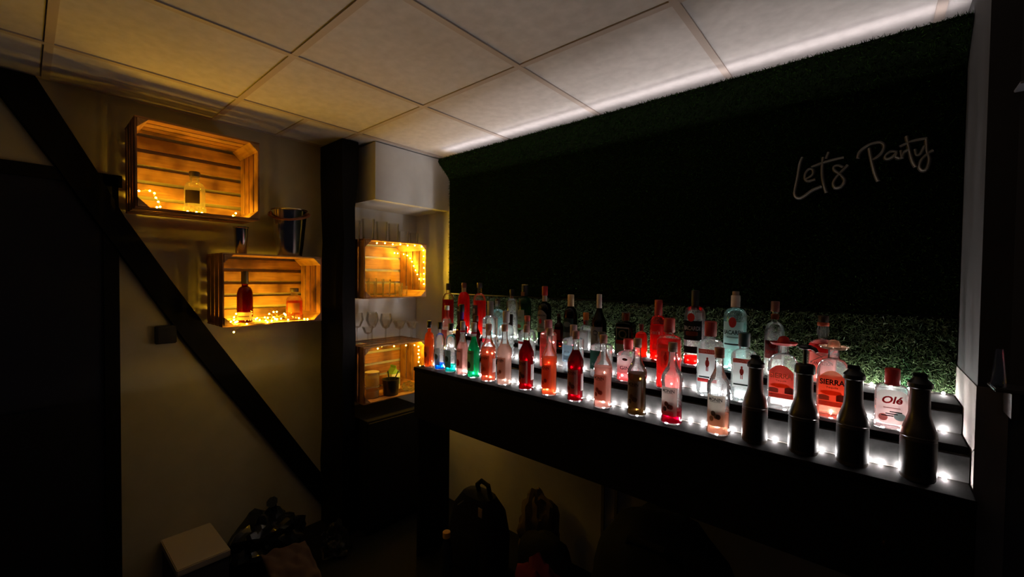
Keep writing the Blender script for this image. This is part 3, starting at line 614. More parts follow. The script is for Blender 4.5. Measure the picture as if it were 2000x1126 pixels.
def tequila(i, label, liquid, milk, level, hatm, labc, ink, tint):
    root, s = bottle(i, 'tequila_bottle', label, bh=0.56, sh=0.76, nr=0.36, style='round', top=0.88, sq=4, dep=0.85)
    s.glass(root, tint)
    if liquid: s.liquid(root, liq(liquid, milk), level)
    L = s.patch('label', root, 0.17, 0.62, -0.82, 0.82, paper(labc), shape='arch'); s.text(L, 'SIERRA', 0, 0.475, 1.45, ink, bold=0.03, hmax=0.07)
    s.text(L, 'Tequila', 0, 0.405, 0.7, ink, hmax=0.03)
    s.patch('label_foot', L, 0.17, 0.23, -0.80, 0.80, paper((0.72, 0.40, 0.34)), off=0.0012, nv=1)
    s.patch('mountain_print', L, 0.24, 0.31, -0.8, -0.15, paper((0.35, 0.32, 0.30)), off=0.0014, shape='arch'); s.patch('mountain_print', L, 0.24, 0.33, 0.25, 0.8, paper((0.12, 0.10, 0.10)), off=0.0015, shape='arch')
    s.patch('sun_print', L, 0.31, 0.37, -0.7, 0.6, paper((0.75, 0.22, 0.06)), off=0.0013, shape='oval')
    R, k = s.R, s.H
    mb = MB(); mb.lathe([(R*0.30, k*0.865), (R*0.82, k*0.885), (R*0.95, k*0.915), (R*0.90, k*0.915), (R*0.60, k*0.893), (R*0.44, k*0.905), (R*0.40, k*0.95), (R*0.30, k*0.985), (R*0.12, k*1.0)], 36)
    mb.build('hat_cap', hatm, root)
tequila('M14', 'clear tequila bottle wearing a red sombrero cap', (0.95, 0.95, 0.95), 0.08, 0.5, col((0.62, 0.02, 0.02), 0.35), (0.66, 0.06, 0.04), paper((0.85, 0.78, 0.6)), CLR2)
tequila('M15', 'tequila bottle with orange label and pale golden sombrero cap', (0.98, 0.45, 0.36), 0.15, 0.5, glass((0.85, 0.62, 0.50), 0.3, 0.5), (0.82, 0.24, 0.14), INK, CLR2)
root, s = bottle('M16', 'tequila_bottle', 'flat squat bottle with red script on a white label', bh=0.60, sh=0.74, nr=0.40, style='round', top=0.82, sq=4, dep=0.7)
s.glass(root, CLR2); s.liquid(root, liq((0.95, 0.80, 0.80), 0.15), 0.5)
L = s.patch('label', root, 0.10, 0.66, -0.86, 0.86, paper((0.78, 0.72, 0.70)), shape='round')
s.text(L, 'Olé', 0.02, 0.50, 1.1, paper((0.62, 0.03, 0.04), 0.2), bold=0.03, shear=0.2, slope=0.05); s.patch('label_print', L, 0.36, 0.373, -0.45, 0.45, paper((0.5, 0.2, 0.2)), off=0.0014, nv=1)
s.patch('pink_print', L, 0.14, 0.26, -0.72, -0.2, paper((0.75, 0.28, 0.26)), off=0.0012, shape='oval'); s.patch('teal_print', L, 0.17, 0.30, 0.1, 0.75, paper((0.35, 0.60, 0.60)), off=0.0012, shape='oval')
for q in range(3): s.patch('stick_print', L, 0.225+0.035*q, 0.242+0.035*q, -0.55+0.22*q, 0.1+0.22*q, INK, off=0.0015, nv=1)
c = s.cap(root, col((0.60, 0.03, 0.03), 0.4), 0.72, 1.0, 0.44)

# --- back tier
def tall(i, name, label, gl, liquid=None, milk=0.3, level=0.6, capc=(0.02, 0.02, 0.02), cap0=0.86, capr=0.40, capz=1.0, **kw):
    a = dict(bh=0.60, sh=0.74, nr=0.34, style='round', top=0.9); a.update(kw)
    root, s = bottle(i, name, label, **a); s.glass(root, gl)
    if liquid: s.liquid(root, liq(liquid, milk), level)
    s.cap(root, col(capc), cap0, capz, capr); return root, s
root, s = tall('T1', 'vermouth_bottle', 'black capped bottle of wine red liquid at the grass edge', CLR, (0.45, 0.01, 0.015), 0.5, 0.66, bh=0.62, sh=0.8)
L = s.patch('label', root, 0.15, 0.5, -0.9, 0.9, paper((0.5, 0.05, 0.05)))
root, s = tall('T2', 'bitter_bottle', 'glowing red bitter bottle with silver wrapped neck', CLR, (1.0, 0.05, 0.04), 0.4, 0.82, capc=(0.16, 0.05, 0.05), cap0=0.9, bh=0.60, sh=0.82)
n = s.ring('neck_label', root, 0.82, 0.97, paper((0.70, 0.62, 0.62))); L = s.patch('label', root, 0.18, 0.54, -0.95, 0.2, paper((0.05, 0.04, 0.06), 0.2)); s.text(L, 'BITTER', -0.4, 0.46, 1.0, WHITE, hmax=0.03)
root, s = tall('T3', 'bitter_bottle', 'orange red bitter bottle with clear long neck', CLR, (1.0, 0.06, 0.03), 0.4, 0.66, capc=(0.03, 0.02, 0.02), cap0=0.9, bh=0.62, sh=0.80)
L = s.patch('label', root, 0.22, 0.58, -0.9, 0.5, paper((0.06, 0.05, 0.07), 0.2)); s.patch('label_print', L, 0.42, 0.52, -0.4, 0.1, paper((0.6, 0.55, 0.6)), off=0.0014, shape='oval')
root, s = tall('TX', 'gin_bottle', 'pale blue glass bottle with a tag on its neck', TEALG, (0.7, 0.92, 0.95), 0.2, 0.5, capc=(0.05, 0.03, 0.03), sq=4); s.patch('neck_tag', root, 0.80, 0.95, -0.3, 0.3, WHITE, off=0.003)
root, s = tall('T4', 'vodka_bottle', 'clear domed bottle with dark cap left of the green one', CLR2, (0.9, 0.9, 0.9), 0.1, 0.4, capc=(0.02, 0.015, 0.02), cap0=0.87, bh=0.66, sh=0.82)
s.patch('neck_label', root, 0.82, 0.9, -0.5, 0.5, paper((0.7, 0.5, 0.5))); L = s.patch('label', root, 0.26, 0.52, -0.9, 0.9, paper((0.04, 0.03, 0.03), 0.2)); s.patch('label_print', L, 0.44, 0.5, -0.7, 0.2, paper((0.65, 0.12, 0.12)), off=0.0014, shape='oval')
root, s = tall('T5', 'gin_bottle', 'tall green gin bottle with gold rimmed black cap', GREEN, capc=(0.012, 0.012, 0.012), cap0=0.80, capr=0.5, capz=0.985, bh=0.6, sh=0.78, nr=0.42)
s.cap(root, col((0.55, 0.38, 0.14), 0.3, 0.8), 0.985, 1.0, 0.5, name='cap_rim'); s.patch('seal', root, 0.80, 0.87, -0.25, 0.25, paper((0.45, 0.2, 0.13)), off=0.007)
L = s.patch('label', root, 0.22, 0.56, -0.95, 0.6, WHITE); s.text(L, 'DRY', -0.15, 0.42, 0.75, INK, hmax=0.04); s.patch('label_print', L, 0.36, 0.368, -0.5, 0.2, INK, off=0.0014, nv=1); s.patch('label_print', L, 0.24, 0.31, -0.8, 0.2, paper((0.7, 0.2, 0.16)), off=0.0014, shape='oval')
root, s = tall('T6', 'whiskey_bottle', 'dark green whiskey bottle with red cap and cream label', DGREEN, capc=(0.34, 0.02, 0.025), cap0=0.84, capr=0.42, bh=0.58, sh=0.72)
s.ring('neck_label', root, 0.74, 0.84, paper((0.5, 0.42, 0.36), 0.2)); L = s.patch('label', root, 0.22, 0.60, -0.9, 0.9, paper((0.72, 0.66, 0.54)), shape='arch'); s.text(L, 'JAMESON', 0, 0.50, 1.5, INK, bold=0.02, hmax=0.038); s.patch('emblem', L, 0.36, 0.45, -0.22, 0.22, INKR, off=0.0014, shape='oval'); s.patch('label_print', L, 0.30, 0.308, -0.5, 0.5, INK, off=0.0014, nv=1)
root, s = tall('T7', 'bitters_bottle', 'small dark red bottle with red label right of the cream labelled whiskey', BROWN, (0.35, 0.02, 0.01), 0.5, 0.6, capc=(0.06, 0.02, 0.02), cap0=0.84, bh=0.55, sh=0.72, nr=0.42)
s.patch('label', root, 0.2, 0.52, -0.9, 0.9, paper((0.62, 0.10, 0.06)))
root, s = tall('T8', 'liqueur_bottle', 'dark bottle with beige cap and teal printed label', glass((0.10, 0.05, 0.06), 0.02, 0.3), capc=(0.62, 0.46, 0.27), cap0=0.78, capr=0.46, bh=0.56, sh=0.76, nr=0.42)
L = s.patch('label', root, 0.14, 0.56, -0.95, 0.95, paper((0.08, 0.16, 0.16))); s.patch('label_print', L, 0.40, 0.50, -0.6, 0.6, paper((0.35, 0.5, 0.5)), off=0.0014, shape='oval'); s.patch('label_print', L, 0.2, 0.3, -0.7, 0.7, paper((0.3, 0.42, 0.42)), off=0.0014)
root, s = tall('T9', 'bitters_bottle', 'small white bottle with an orange cap', CLR2, (0.85, 0.85, 0.85), 0.6, 0.5, capc=(0.75, 0.25, 0.07), cap0=0.80, capr=0.56, bh=0.56, sh=0.66, nr=0.5, sq=4)
s.patch('label', root, 0.05, 0.54, -1.0, 1.0, paper((0.70, 0.70, 0.72))); n = s.ring('neck_label', root, 0.66, 0.80, paper((0.6, 0.52, 0.5))); s.patch('seal', n, 0.69, 0.77, -0.2, 0.2, INKR, off=0.0016, shape='oval')
root, s = tall('T10', 'wine_bottle', 'black wine bottle with white capsule and a sketched white label', glass((0.03, 0.045, 0.02), 0.01, 0.3), capc=(0.62, 0.52, 0.49), cap0=0.76, capr=0.34, bh=0.5, sh=0.80, nr=0.30, style='wine')
L = s.patch('label', root, 0.10, 0.44, -0.95, 0.95, paper((0.80, 0.76, 0.78))); s.patch('sketch_print', L, 0.30, 0.38, -0.3, 0.35, INK, off=0.0014, shape='oval'); s.patch('sketch_print', L, 0.31, 0.365, -0.25, 0.28, paper((0.80, 0.76, 0.78)), off=0.0020, shape='oval'); s.patch('sketch_print', L, 0.2, 0.31, 0.15, 0.24, INK, off=0.0015, nu=2, nv=2)
root, s = tall('T11', 'liqueur_bottle', 'square dark green herbal bottle with a round emblem framed in white', glass((0.02, 0.05, 0.02), 0.01, 0.3), capc=(0.05, 0.018, 0.012), cap0=0.80, capr=0.44, bh=0.68, sh=0.78, nr=0.36, sq=7, dep=0.7)
s.patch('seal', root, 0.82, 0.97, 0.08, 0.42, paper((0.55, 0.16, 0.05)), off=0.004); L = s.patch('label', root, 0.04, 0.66, -0.74, 0.74, paper((0.70, 0.67, 0.64))); q = s.patch('label_panel', L, 0.36, 0.63, -0.66, 0.66, paper((0.015, 0.03, 0.02), 0.1), off=0.0013)
s.patch('emblem', q, 0.40, 0.60, -0.48, 0.48, paper((0.30, 0.33, 0.16)), off=0.0018, shape='oval'); s.patch('emblem', q, 0.43, 0.57, -0.32, 0.32, paper((0.02, 0.05, 0.03)), off=0.0022, shape='oval'); s.patch('label_band', L, 0.27, 0.36, -0.74, 0.74, paper((0.70, 0.06, 0.02)), off=0.0014)
root, s = tall('T12', 'liqueur_bottle', 'little round bottle of glowing orange red liqueur', CLR, (1.0, 0.09, 0.03), 0.45, 0.72, capc=(0.10, 0.02, 0.02), cap0=0.80, capr=0.34, bh=0.56, sh=0.78, nr=0.28, foot=0.8)
root, s = tall('T13', 'whisky_bottle', 'red glowing whisky bottle with red cap and red label', RED, (1.0, 0.16, 0.12), 0.35, 0.58, capc=(0.42, 0.04, 0.04), cap0=0.74, capr=0.5, bh=0.60, sh=0.74, nr=0.44)
L = s.patch('label', root, 0.14, 0.58, -0.95, 0.95, paper((0.75, 0.10, 0.10))); s.text(L, "Grant's", -0.1, 0.47, 1.35, WHITE, bold=0.02, hmax=0.07); s.patch('label_print', L, 0.17, 0.28, -0.4, 0.3, paper((0.75, 0.42, 0.38)), off=0.0014, shape='oval')
root, s = tall('T14', 'rum_bottle', 'clear rum bottle with black label and red liquid at the base', CLR2, (1.0, 0.06, 0.05), 0.45, 0.11, capc=(0.02, 0.016, 0.016), cap0=0.74, capr=0.36, bh=0.66, sh=0.79, nr=0.30)
L = s.patch('label', root, 0.34, 0.60, -1.0, 1.0, paper((0.015, 0.014, 0.014), 0.1)); s.text(L, 'BACARDI', 0, 0.50, 1.6, WHITE, bold=0.02, hmax=0.055); s.patch('label_print', L, 0.40, 0.46, -0.6, 0.6, paper((0.40, 0.12, 0.06)), off=0.0014, shape='round'); s.patch('emblem', root, 0.59, 0.70, -0.42, 0.30, paper((0.72, 0.05, 0.03)), off=0.0015, shape='oval'); s.patch('emblem_label', root, 0.62, 0.71, 0.35, 1.0, WHITE)
s.patch('lower_label', root, 0.17, 0.26, -1.0, 1.0, paper((0.02, 0.018, 0.018), 0.1))
root, s = tall('T15', 'rum_bottle', 'clear rum bottle with large white label and white pouring cork', TEALG, (0.75, 0.95, 0.93), 0.25, 0.60, capc=(0.72, 0.62, 0.56), cap0=0.80, capr=0.40, capz=0.95, bh=0.68, sh=0.79, nr=0.30)
s.cap(root, col((0.34, 0.24, 0.2)), 0.95, 1.0, 0.30, name='cork'); L = s.patch('label', root, 0.28, 0.62, -1.0, 1.0, WHITE); s.text(L, 'BACARDI', 0, 0.49, 1.7, INK, bold=0.03, hmax=0.055); s.patch('emblem', L, 0.55, 0.68, -0.33, 0.33, paper((0.72, 0.05, 0.04)), off=0.0016, shape='oval'); s.patch('label_print', L, 0.42, 0.435, -0.5, 0.5, paper((0.3, 0.3, 0.3)), off=0.0014, nv=1); s.patch('label_print', L, 0.33, 0.35, -0.8, 0.8, INK, off=0.0014, nv=1)
root, s = tall('T16', 'rum_bottle', 'clear long necked bottle with brown cap and red black label', CLR2, (0.9, 0.93, 0.9), 0.1, 0.45, capc=(0.20, 0.08, 0.07), cap0=0.86, capr=0.42, bh=0.54, sh=0.72, nr=0.38)
s.ring('neck_label', root, 0.76, 0.83, paper((0.35, 0.12, 0.06))); L = s.patch('label', root, 0.24, 0.48, -0.9, 0.9, paper((0.12, 0.03, 0.03))); s.text(L, 'HAVANA', 0, 0.33, 1.4, paper((0.75, 0.08, 0.08)), bold=0.03, hmax=0.05); s.patch('emblem', L, 0.38, 0.46, -0.4, 0.4, paper((0.7, 0.08, 0.06)), off=0.0014, shape='oval')
root, s = tall('T17', 'rum_bottle', 'bulb necked rum bottle with crossed straps and red label', CLR2, (1.0, 0.5, 0.46), 0.3, 0.36, capc=(0.04, 0.02, 0.015), cap0=0.88, capr=0.38, bh=0.50, sh=0.64, nr=0.32)
MB().lathe([(s.R*0.3, s.H*0.66), (s.R*0.42, s.H*0.72), (s.R*0.44, s.H*0.78), (s.R*0.36, s.H*0.84), (s.R*0.34, s.H*0.86)], 24).build('neck_bulb', glass((0.95, 0.93, 0.9), 0.1, 0.8), root); s.cap(root, col((0.60, 0.10, 0.05)), 0.845, 0.90, 0.42, name='cap_band')
s.ring('red_shoulder', root, 0.46, 0.585, paper((0.70, 0.05, 0.05))); L = s.patch('label', root, 0.12, 0.455, -0.95, 0.95, paper((0.80, 0.45, 0.42))); s.text(L, 'PLANTATION', 0, 0.30, 1.6, INK, hmax=0.05)
mb = MB()
for a in (-1, 1): mb.tube([s.surf(a*(-0.85+1.7*k/12)*s.R, (0.50-0.2*k/12)*s.H, 0.002) for k in range(13)], 0.0017, 6)
mb.build('crossed_straps', paper((0.80, 0.70, 0.66)), root)

# ------------------------------------------------------------------ things in and on the crates
DEC = glass((0.99, 0.98, 0.92), 0.22, 0.35, 0.5)
def decanter(label, loc, R, h, liquid, level, capc, labc):
    root = thing('decanter', label, 'bottle', loc); s = Shape(R, h, bh=0.56, sh=0.76, nr=0.40, style='round', top=0.9)
    s.glass(root, DEC)
    if liquid: s.liquid(root, liq(liquid, 0.35), level)
    mb = MB()
    for k in range(20):
        a = 2*pi*k/20; mb.tube([(s.R*0.99*cos(a), s.R*0.99*sin(a), 0.006), (s.R*0.99*cos(a), s.R*0.99*sin(a), h*0.16)], s.R*0.10, 6)
    mb.build('fluted_base', DEC, root)
    L = s.patch('label', root, 0.24, 0.54, -0.75, 0.75, paper(labc, 0.15)); s.cap(root, col(capc), 0.88, 1.0, 0.52, name='stopper'); s.ring('neck_ring', root, 0.80, 0.86, DEC, off=0.003)
    root.rotation_euler = (0, 0, radians(62))
z1 = 1.862+0.0085; z2 = 1.324+0.0085
decanter('clear decanter with black square label in the top crate', (-0.26, -0.732, z1), 0.042, 0.208, None, 0, (0.05, 0.03, 0.02), (0.035, 0.022, 0.015))
decanter('amber filled decanter at the right of the middle crate', (-0.23, -0.28, z2), 0.043, 0.178, (0.75, 0.18, 0.03), 0.60, (0.06, 0.035, 0.02), (0.25, 0.09, 0.03))
root = thing('rum_bottle', 'brown red rum bottle with dark cap in the middle crate', 'bottle', (-0.26, -0.518, z2)); s = Shape(0.037, 0.270, bh=0.50, sh=0.70, nr=0.40, style='round', top=0.9, foot=0.86)
s.glass(root, glass((0.55, 0.14, 0.04), 0.05, 0.4)); s.liquid(root, liq((0.45, 0.06, 0.015), 0.6), 0.72); s.cap(root, col((0.02, 0.015, 0.012)), 0.75, 1.0, 0.46); L = s.patch('label', root, 0.05, 0.20, -1.1, 1.1, paper((0.42, 0.30, 0.2), 0.3)); s.patch('label_print', L, 0.11, 0.13, -0.7, 0.7, paper((0.2, 0.1, 0.06)), off=0.0014, nv=1); root.rotation_euler = (0, 0, radians(62))
# steel tumbler and ice bucket
root = thing('shaker_tin', 'steel shaker tin standing on the middle crate', 'shaker', (-0.29, -0.526, 1.6884)); MB().lathe([(0.024, 0), (0.0255, 0.002), (0.034, 0.143), (0.036, 0.145), (0.0335, 0.145), (0.0245, 0.006)], 32, capt=True).build('cup', M_steel, root); MB().lathe([(0.0338, 0.138), (0.0372, 0.141), (0.0372, 0.146), (0.0345, 0.146)], 32, capb=False, capt=False).build('rim', M_steel, root)
root = thing('ice_bucket', 'steel ice bucket with copper swing handle on the middle crate', 'bucket', (-0.29, -0.282, 1.6884))
MB().lathe([(0.060, 0), (0.064, 0.003), (0.072, 0.06), (0.0905, 0.258), (0.096, 0.262), (0.094, 0.267), (0.088, 0.262), (0.070, 0.06), (0.060, 0.008)], 48).build('pail', M_steel, root)
Rz = Matrix.Rotation(radians(-30), 3, 'Z')
for sy in (-1, 1):
    mb = MB(); mb.sphere(Rz @ Vector((0, sy*0.096, 0.243)), 0.014, 2, sc=(1, 0.7, 1)); mb.build('handle_lug', M_copper, root)
mb = MB(); mb.tube([Rz @ Vector((0.085*sin(pi*k/20)+0.022*sin(pi*k/20), -0.104*cos(pi*k/20), 0.245-0.045*sin(pi*k/20))) for k in range(21)], 0.006, 10); mb.build('swing_handle', M_copper, root)
GL = glass((0.99, 0.985, 0.97), 0.04, 0.10, 0.55)
def glassware(name, label, x, y, z, pts, group, seg=28):
    root = thing(name, label, 'glass', (x, y, z), group); MB().lathe(pts, seg, capb=True, capt=False).build('bowl' if name != 'tumbler' else 'cup', GL, root); return root
def tum(r, h): return [(r*0.82, 0), (r*0.86, 0.002), (r*0.92, h*0.4), (r, h), (r-0.0018, h+0.0005), (r*0.92-0.0018, h*0.4), (r*0.82, 0.012), (0.001, 0.011)]
zt = 1.812+0.0006
for x, y, r, h, lb in ((-0.30, 0.125, 0.034, 0.130, 'tall tumbler on the niche crate, half hidden by the timber post'), (-0.21, 0.165, 0.040, 0.135, 'tall tumbler on the niche crate next to the post'), (-0.22, 0.268, 0.038, 0.130, 'tall tumbler in the middle of the row on the niche crate'),
                       (-0.23, 0.365, 0.037, 0.128, 'third clear tall tumbler along the top of the niche crate'), (-0.24, 0.455, 0.036, 0.085, 'short tumbler at the right on the niche crate'), (-0.20, 0.512, 0.032, 0.076, 'smallest tumbler at the right end on the niche crate')):
    glassware('tumbler', lb, x, y, zt, tum(r, h), 'tumblers on top of the niche crate')
zi = 1.443+0.0086
for x, y, r, h, lb in ((-0.22, 0.150, 0.028, 0.115, 'tall glass in the lit niche crate beside its left wall'), (-0.15, 0.150, 0.027, 0.095, 'front left glass inside the lit niche crate'), (-0.24, 0.215, 0.029, 0.120, 'second tall glass inside the lit niche crate'), (-0.17, 0.225, 0.029, 0.115, 'tall glass in front of the second inside the lit crate'),
                       (-0.20, 0.292, 0.030, 0.112, 'tall glass in the middle of the lit crate'), (-0.16, 0.36, 0.030, 0.088, 'medium glass right of the tall ones in the lit crate'), (-0.21, 0.43, 0.033, 0.066, 'low glass farthest right inside the lit crate')):
    glassware('tumbler', lb, x, y, zi, tum(r, h), 'glasses inside the lit niche crate')
def stem(r, h, bowl): return [(r*0.9, 0), (r*0.9, 0.002), (0.006, 0.008), (0.004, 0.02), (0.004, h-bowl), (r*0.55, h-bowl*0.9), (r, h-bowl*0.45), (r*0.82, h), (r*0.82-0.0015, h), (r-0.0015, h-bowl*0.45), (r*0.5, h-bowl*0.85), (0.001, h-bowl*0.88)]
def coupe(r, h): return [(r*0.75, 0), (r*0.75, 0.002), (0.006, 0.008), (0.0035, 0.02), (0.0035, h*0.6), (r*0.6, h*0.68), (r, h), (r-0.0015, h), (r*0.55, h*0.72), (0.001, h*0.66)]
zc = 1.145+0.0006
for x, y, r, h, kind, lb in ((-0.28, 0.13, 0.040, 0.20, 0, 'tall wine glass on the lowest crate beside the post'), (-0.20, 0.19, 0.040, 0.20, 0, 'second tall wine glass on the lowest crate'), (-0.29, 0.24, 0.040, 0.20, 0, 'tall wine glass at the back of the lowest crate top'), (-0.20, 0.29, 0.040, 0.19, 0, 'third wine glass from the post on the lowest crate'),
                             (-0.15, 0.13, 0.036, 0.12, 1, 'front left coupe on the lowest crate'), (-0.30, 0.35, 0.042, 0.14, 1, 'back coupe in the middle of the lowest crate top'), (-0.17, 0.375, 0.042, 0.135, 1, 'front coupe in the middle of the lowest crate top'), (-0.26, 0.44, 0.042, 0.13, 1, 'coupe right of the middle on the lowest crate'), (-0.16, 0.47, 0.040, 0.125, 1, 'coupe at the front right of the lowest crate top'), (-0.25, 0.525, 0.038, 0.125, 1, 'coupe at the right rear on the lowest crate')):
    glassware('wine_glass' if kind == 0 else 'coupe_glass', lb, x, y, zc, stem(r, h, 0.1) if kind == 0 else coupe(r, h), 'stemmed glasses on the lowest crate')
# inside the lowest crate
zj = 0.79+0.0086
for k, (z, r, h, lb) in enumerate(((zj, 0.045, 0.074, 'lower glass jar of the stack in the lowest crate'), (zj+0.0766, 0.046, 0.090, 'upper glass jar with pale filling in the lowest crate'))):
    root = thing('glass_jar', lb, 'jar', (-0.20, 0.19, z), 'stacked jars in the lowest crate')
    MB().lathe([(r*0.95, 0), (r, 0.004), (r, h*0.85), (r*0.93, h*0.92), (r*0.93, h)], 28, capt=False).build('jar_body', GL, root); MB().lathe([(r*0.9, 0.004), (r*0.93, 0.008), (r*0.93, h*0.6)], 24).build('filling', liq((0.85, 0.72, 0.45), 0.8), root)
    MB().lathe([(r*0.99, h-0.004), (r*0.99, h)], 24).build('lid', col((0.45, 0.40, 0.3)), root)
root = thing('utensil_tub', 'black tub with straws in the lowest crate', 'tub', (-0.17, 0.31, zj)); MB().lathe([(0.046, 0), (0.048, 0.003), (0.055, 0.102), (0.058, 0.105), (0.053, 0.105), (0.045, 0.01)], 28).build('pot', col((0.012, 0.012, 0.012), 0.35), root)
for q in ((-0.02, 0.155, -0.01), (0.012, 0.15, 0.05)): MB().tube([(0, q[0]*0.5, 0.02), (q[0]*0.6, q[2]*0.5, 0.1), (q[0], q[2], q[1])], 0.004, 8).build('straw', col((0.015, 0.014, 0.014)), root)
root = thing('milk_carton', 'green and white gabled milk carton in the lowest crate', 'carton', (-0.285, 0.405, zj)); a = 0.033
MB().box(-a, a, -a, a, 0, 0.11, bev=0.001).build('carton_body', col((0.72, 0.72, 0.66), 0.5), root); mb = MB(); mb.prism([(-a, -a, 0.1102), (-a, a, 0.1102), (-a, 0, 0.150)], (2*a, 0, 0)); mb.box(-a, a, -0.002, 0.002, 0.148, 0.166); mb.build('gable_top', col((0.20, 0.42, 0.10), 0.5), root, smooth=False)
MB().box(a+0.0002, a+0.001, -a*0.9, a*0.9, 0.035, 0.085).build('carton_print', col((0.18, 0.42, 0.10), 0.5), root)
def crumple(c, r, sc, seed, amp=0.35, sub=4, freq=9.0):
    from mathutils import noise
    bm = bmesh.new(); bmesh.ops.create_icosphere(bm, subdivisions=sub, radius=1.0); bm.verts.index_update(); mb = MB(); vs = []
    for v in bm.verts:
        p = v.co.copy(); d = 1+amp*(noise.noise(p*freq*0.25+Vector((seed, 0, 0)))+0.5*abs(noise.noise(p*freq*0.6+Vector((0, seed, 0))))+0.25*noise.noise(p*freq*1.3))
        q = Vector((p.x*sc[0]*d, p.y*sc[1]*d, p.z*sc[2]*d))*r; q.z = max(q.z, -sc[2]*r*0.72); vs.append(q+Vector(c))
    z0 = min(v.z for v in vs); vs = [v-Vector((0, 0, z0)) for v in vs]
    mb.add(vs, [[v.index for v in f.verts] for f in bm.faces]); bm.free(); return mb
root = thing('plastic_bag', 'crumpled clear plastic bag at the right of the lowest crate', 'bag', (-0.17, 0.452, zj)); crumple((0, 0, 0), 0.042, (1, 1, 0.8), 3, 0.5).build('bag_film', glass((0.9, 0.88, 0.75), 0.35, 0.7), root, ang=25)

# ------------------------------------------------------------------ neon lettering on the grass wall
def pl(pts): return [Vector((2.0215+(x-157)*0.000611, 0.0, 0.0))+Vector((0, 0, 0)) if False else (x, y) for x, y in pts]
SX = {}
LET = [('letter', [[(197,690),(185,720),(175,780),(163,840),(166,862),(182,870),(205,860),(240,835),(280,818)]]),
 ('letter', [[(205,787),(225,780),(243,764),(241,745),(224,744),(210,762),(208,785),(222,795),(252,788)]]),
 ('letter', [[(288,690),(283,740),(286,790),(301,845)], [(235,735),(300,710),(378,692)]]),
 ('apostrophe', [[(312,668),(306,684),(300,698)]]),
 ('letter', [[(396,724),(370,752),(342,784),(332,808),(344,825),(368,817),(381,792),(362,766),(338,748),(336,733),(352,727),(374,735)]]),
 ('letter', [[(490,650),(500,700),(515,760),(530,795)], [(440,695),(450,665),(490,636),(536,625),(556,640),(546,670),(518,695),(500,702)]]),
 ('letter', [[(612,668),(585,666),(562,684),(566,698),(590,690),(612,670),(608,688),(625,695)]]),
 ('letter', [[(630,660),(633,695),(642,670),(665,655)]]),
 ('letter', [[(655,597),(665,650),(680,705),(695,732)], [(625,645),(680,620),(745,607)]]),
 ('letter', [[(692,655),(697,680),(715,676),(736,640)], [(742,610),(744,660),(755,700),(745,738),(726,748),(712,732),(722,700),(752,672),(772,660)]])]
def unproj(X, Y, y):
    px = 1480+X/2.2519; py = Y/2.2519
    d = fw*823.398207+rt*(px-1000)-upv*(py-563); t = (y-CAM.y)/d.y; return CAM+d*t
def smoothline(P, k=4):
    out = []; n = len(P)
    for i in range(n-1):
        p0, p1, p2, p3 = P[max(i-1, 0)], P[i], P[i+1], P[min(i+2, n-1)]
        for j in range(k):
            t = j/k; out.append(0.5*((2*p1)+(p2-p0)*t+(2*p0-5*p1+4*p2-p3)*t*t+(3*p1-p0-3*p2+p3)*t**3))
    return out+[P[-1]]
root = thing('neon_sign', "unlit white neon lettering reading Let's Party on the grass wall", 'sign', (2.2, 0.535, 1.95)); O = Vector((2.2, 0.535, 1.95))
M_neon = plain('neon_tube', (0.15, 0.13, 0.105), 0.5, spec=0.2); M_back = plain('sign_backing', (0.02, 0.014, 0.012), 0.4)
bk = MB()
for nm, strokes in LET:
    mb = MB()
    for st in strokes:
        P = smoothline([unproj(x, y, 0.528)-O for x, y in st]); mb.tube(P, 0.0031, 8)
        bk.tube([p+Vector((0, 0.007, 0)) for p in P], 0.0062, 6)
    mb.build(nm, M_neon, root)
bk.build('backing', M_back, root)

# ------------------------------------------------------------------ floor things, left
root = thing('foam_box', 'pale box standing on the floor against the left wall', 'box', (-0.255, -0.74, 0)); cbx = plain('pale_carton', (0.40, 0.34, 0.27), 0.8)
MB().box(-0.165, 0.165, -0.10, 0.10, 0, 0.215, bev=0.004).build('box_body', plain('dark_carton', (0.04, 0.038, 0.04), 0.8), root); MB().box(-0.17, 0.17, -0.105, 0.105, 0.2155, 0.25, bev=0.004).build('box_lid', cbx, root)
GLO = plain('glossy_bag', (0.012, 0.014, 0.016), 0.14)
root = thing('bin_bag', 'shiny black bin bag slumped beside the pale box', 'bag', (-0.27, -0.415, 0)); crumple((0, 0, 0), 0.145, (0.85, 1.15, 1.05), 11, 0.42, 4).build('bag_film', GLO, root, ang=25); MB().tube([(0.0, 0.03, 0.24), (0.01, 0.04, 0.30), (0.03, 0.02, 0.33)], [0.03, 0.012, 0.03], 8).build('tied_neck', GLO, root)
mb = MB()
from mathutils import noise as _nz
def cl(a, b): return ((a-0.5)*0.20+0.05*(b-0.5), (b-0.5)*0.20, 0.06+0.09*(1-a)+0.022*_nz.noise(Vector((a*5, b*5, 2.0)))-0.09*max(0, a-0.7))
root = thing('folded_cloth', 'brownish cloth lying over the front of the black bin bag', 'cloth', (0.03, -0.40, 0)); mb.grid(cl, 24, 20); ob = mb.build('fabric', plain('brown_cloth', (0.07, 0.043, 0.04), 0.95), root, ang=80); ob.modifiers.new('thick', 'SOLIDIFY').thickness = 0.004
root = thing('plastic_bag', 'crumpled clear plastic bag on the floor by the timber post', 'bag', (-0.05, -0.13, 0)); crumple((0, 0, 0), 0.08, (0.9, 0.9, 1.1), 5, 0.5).build('bag_film', glass((0.6, 0.6, 0.62), 0.12, 0.5), root, ang=25)
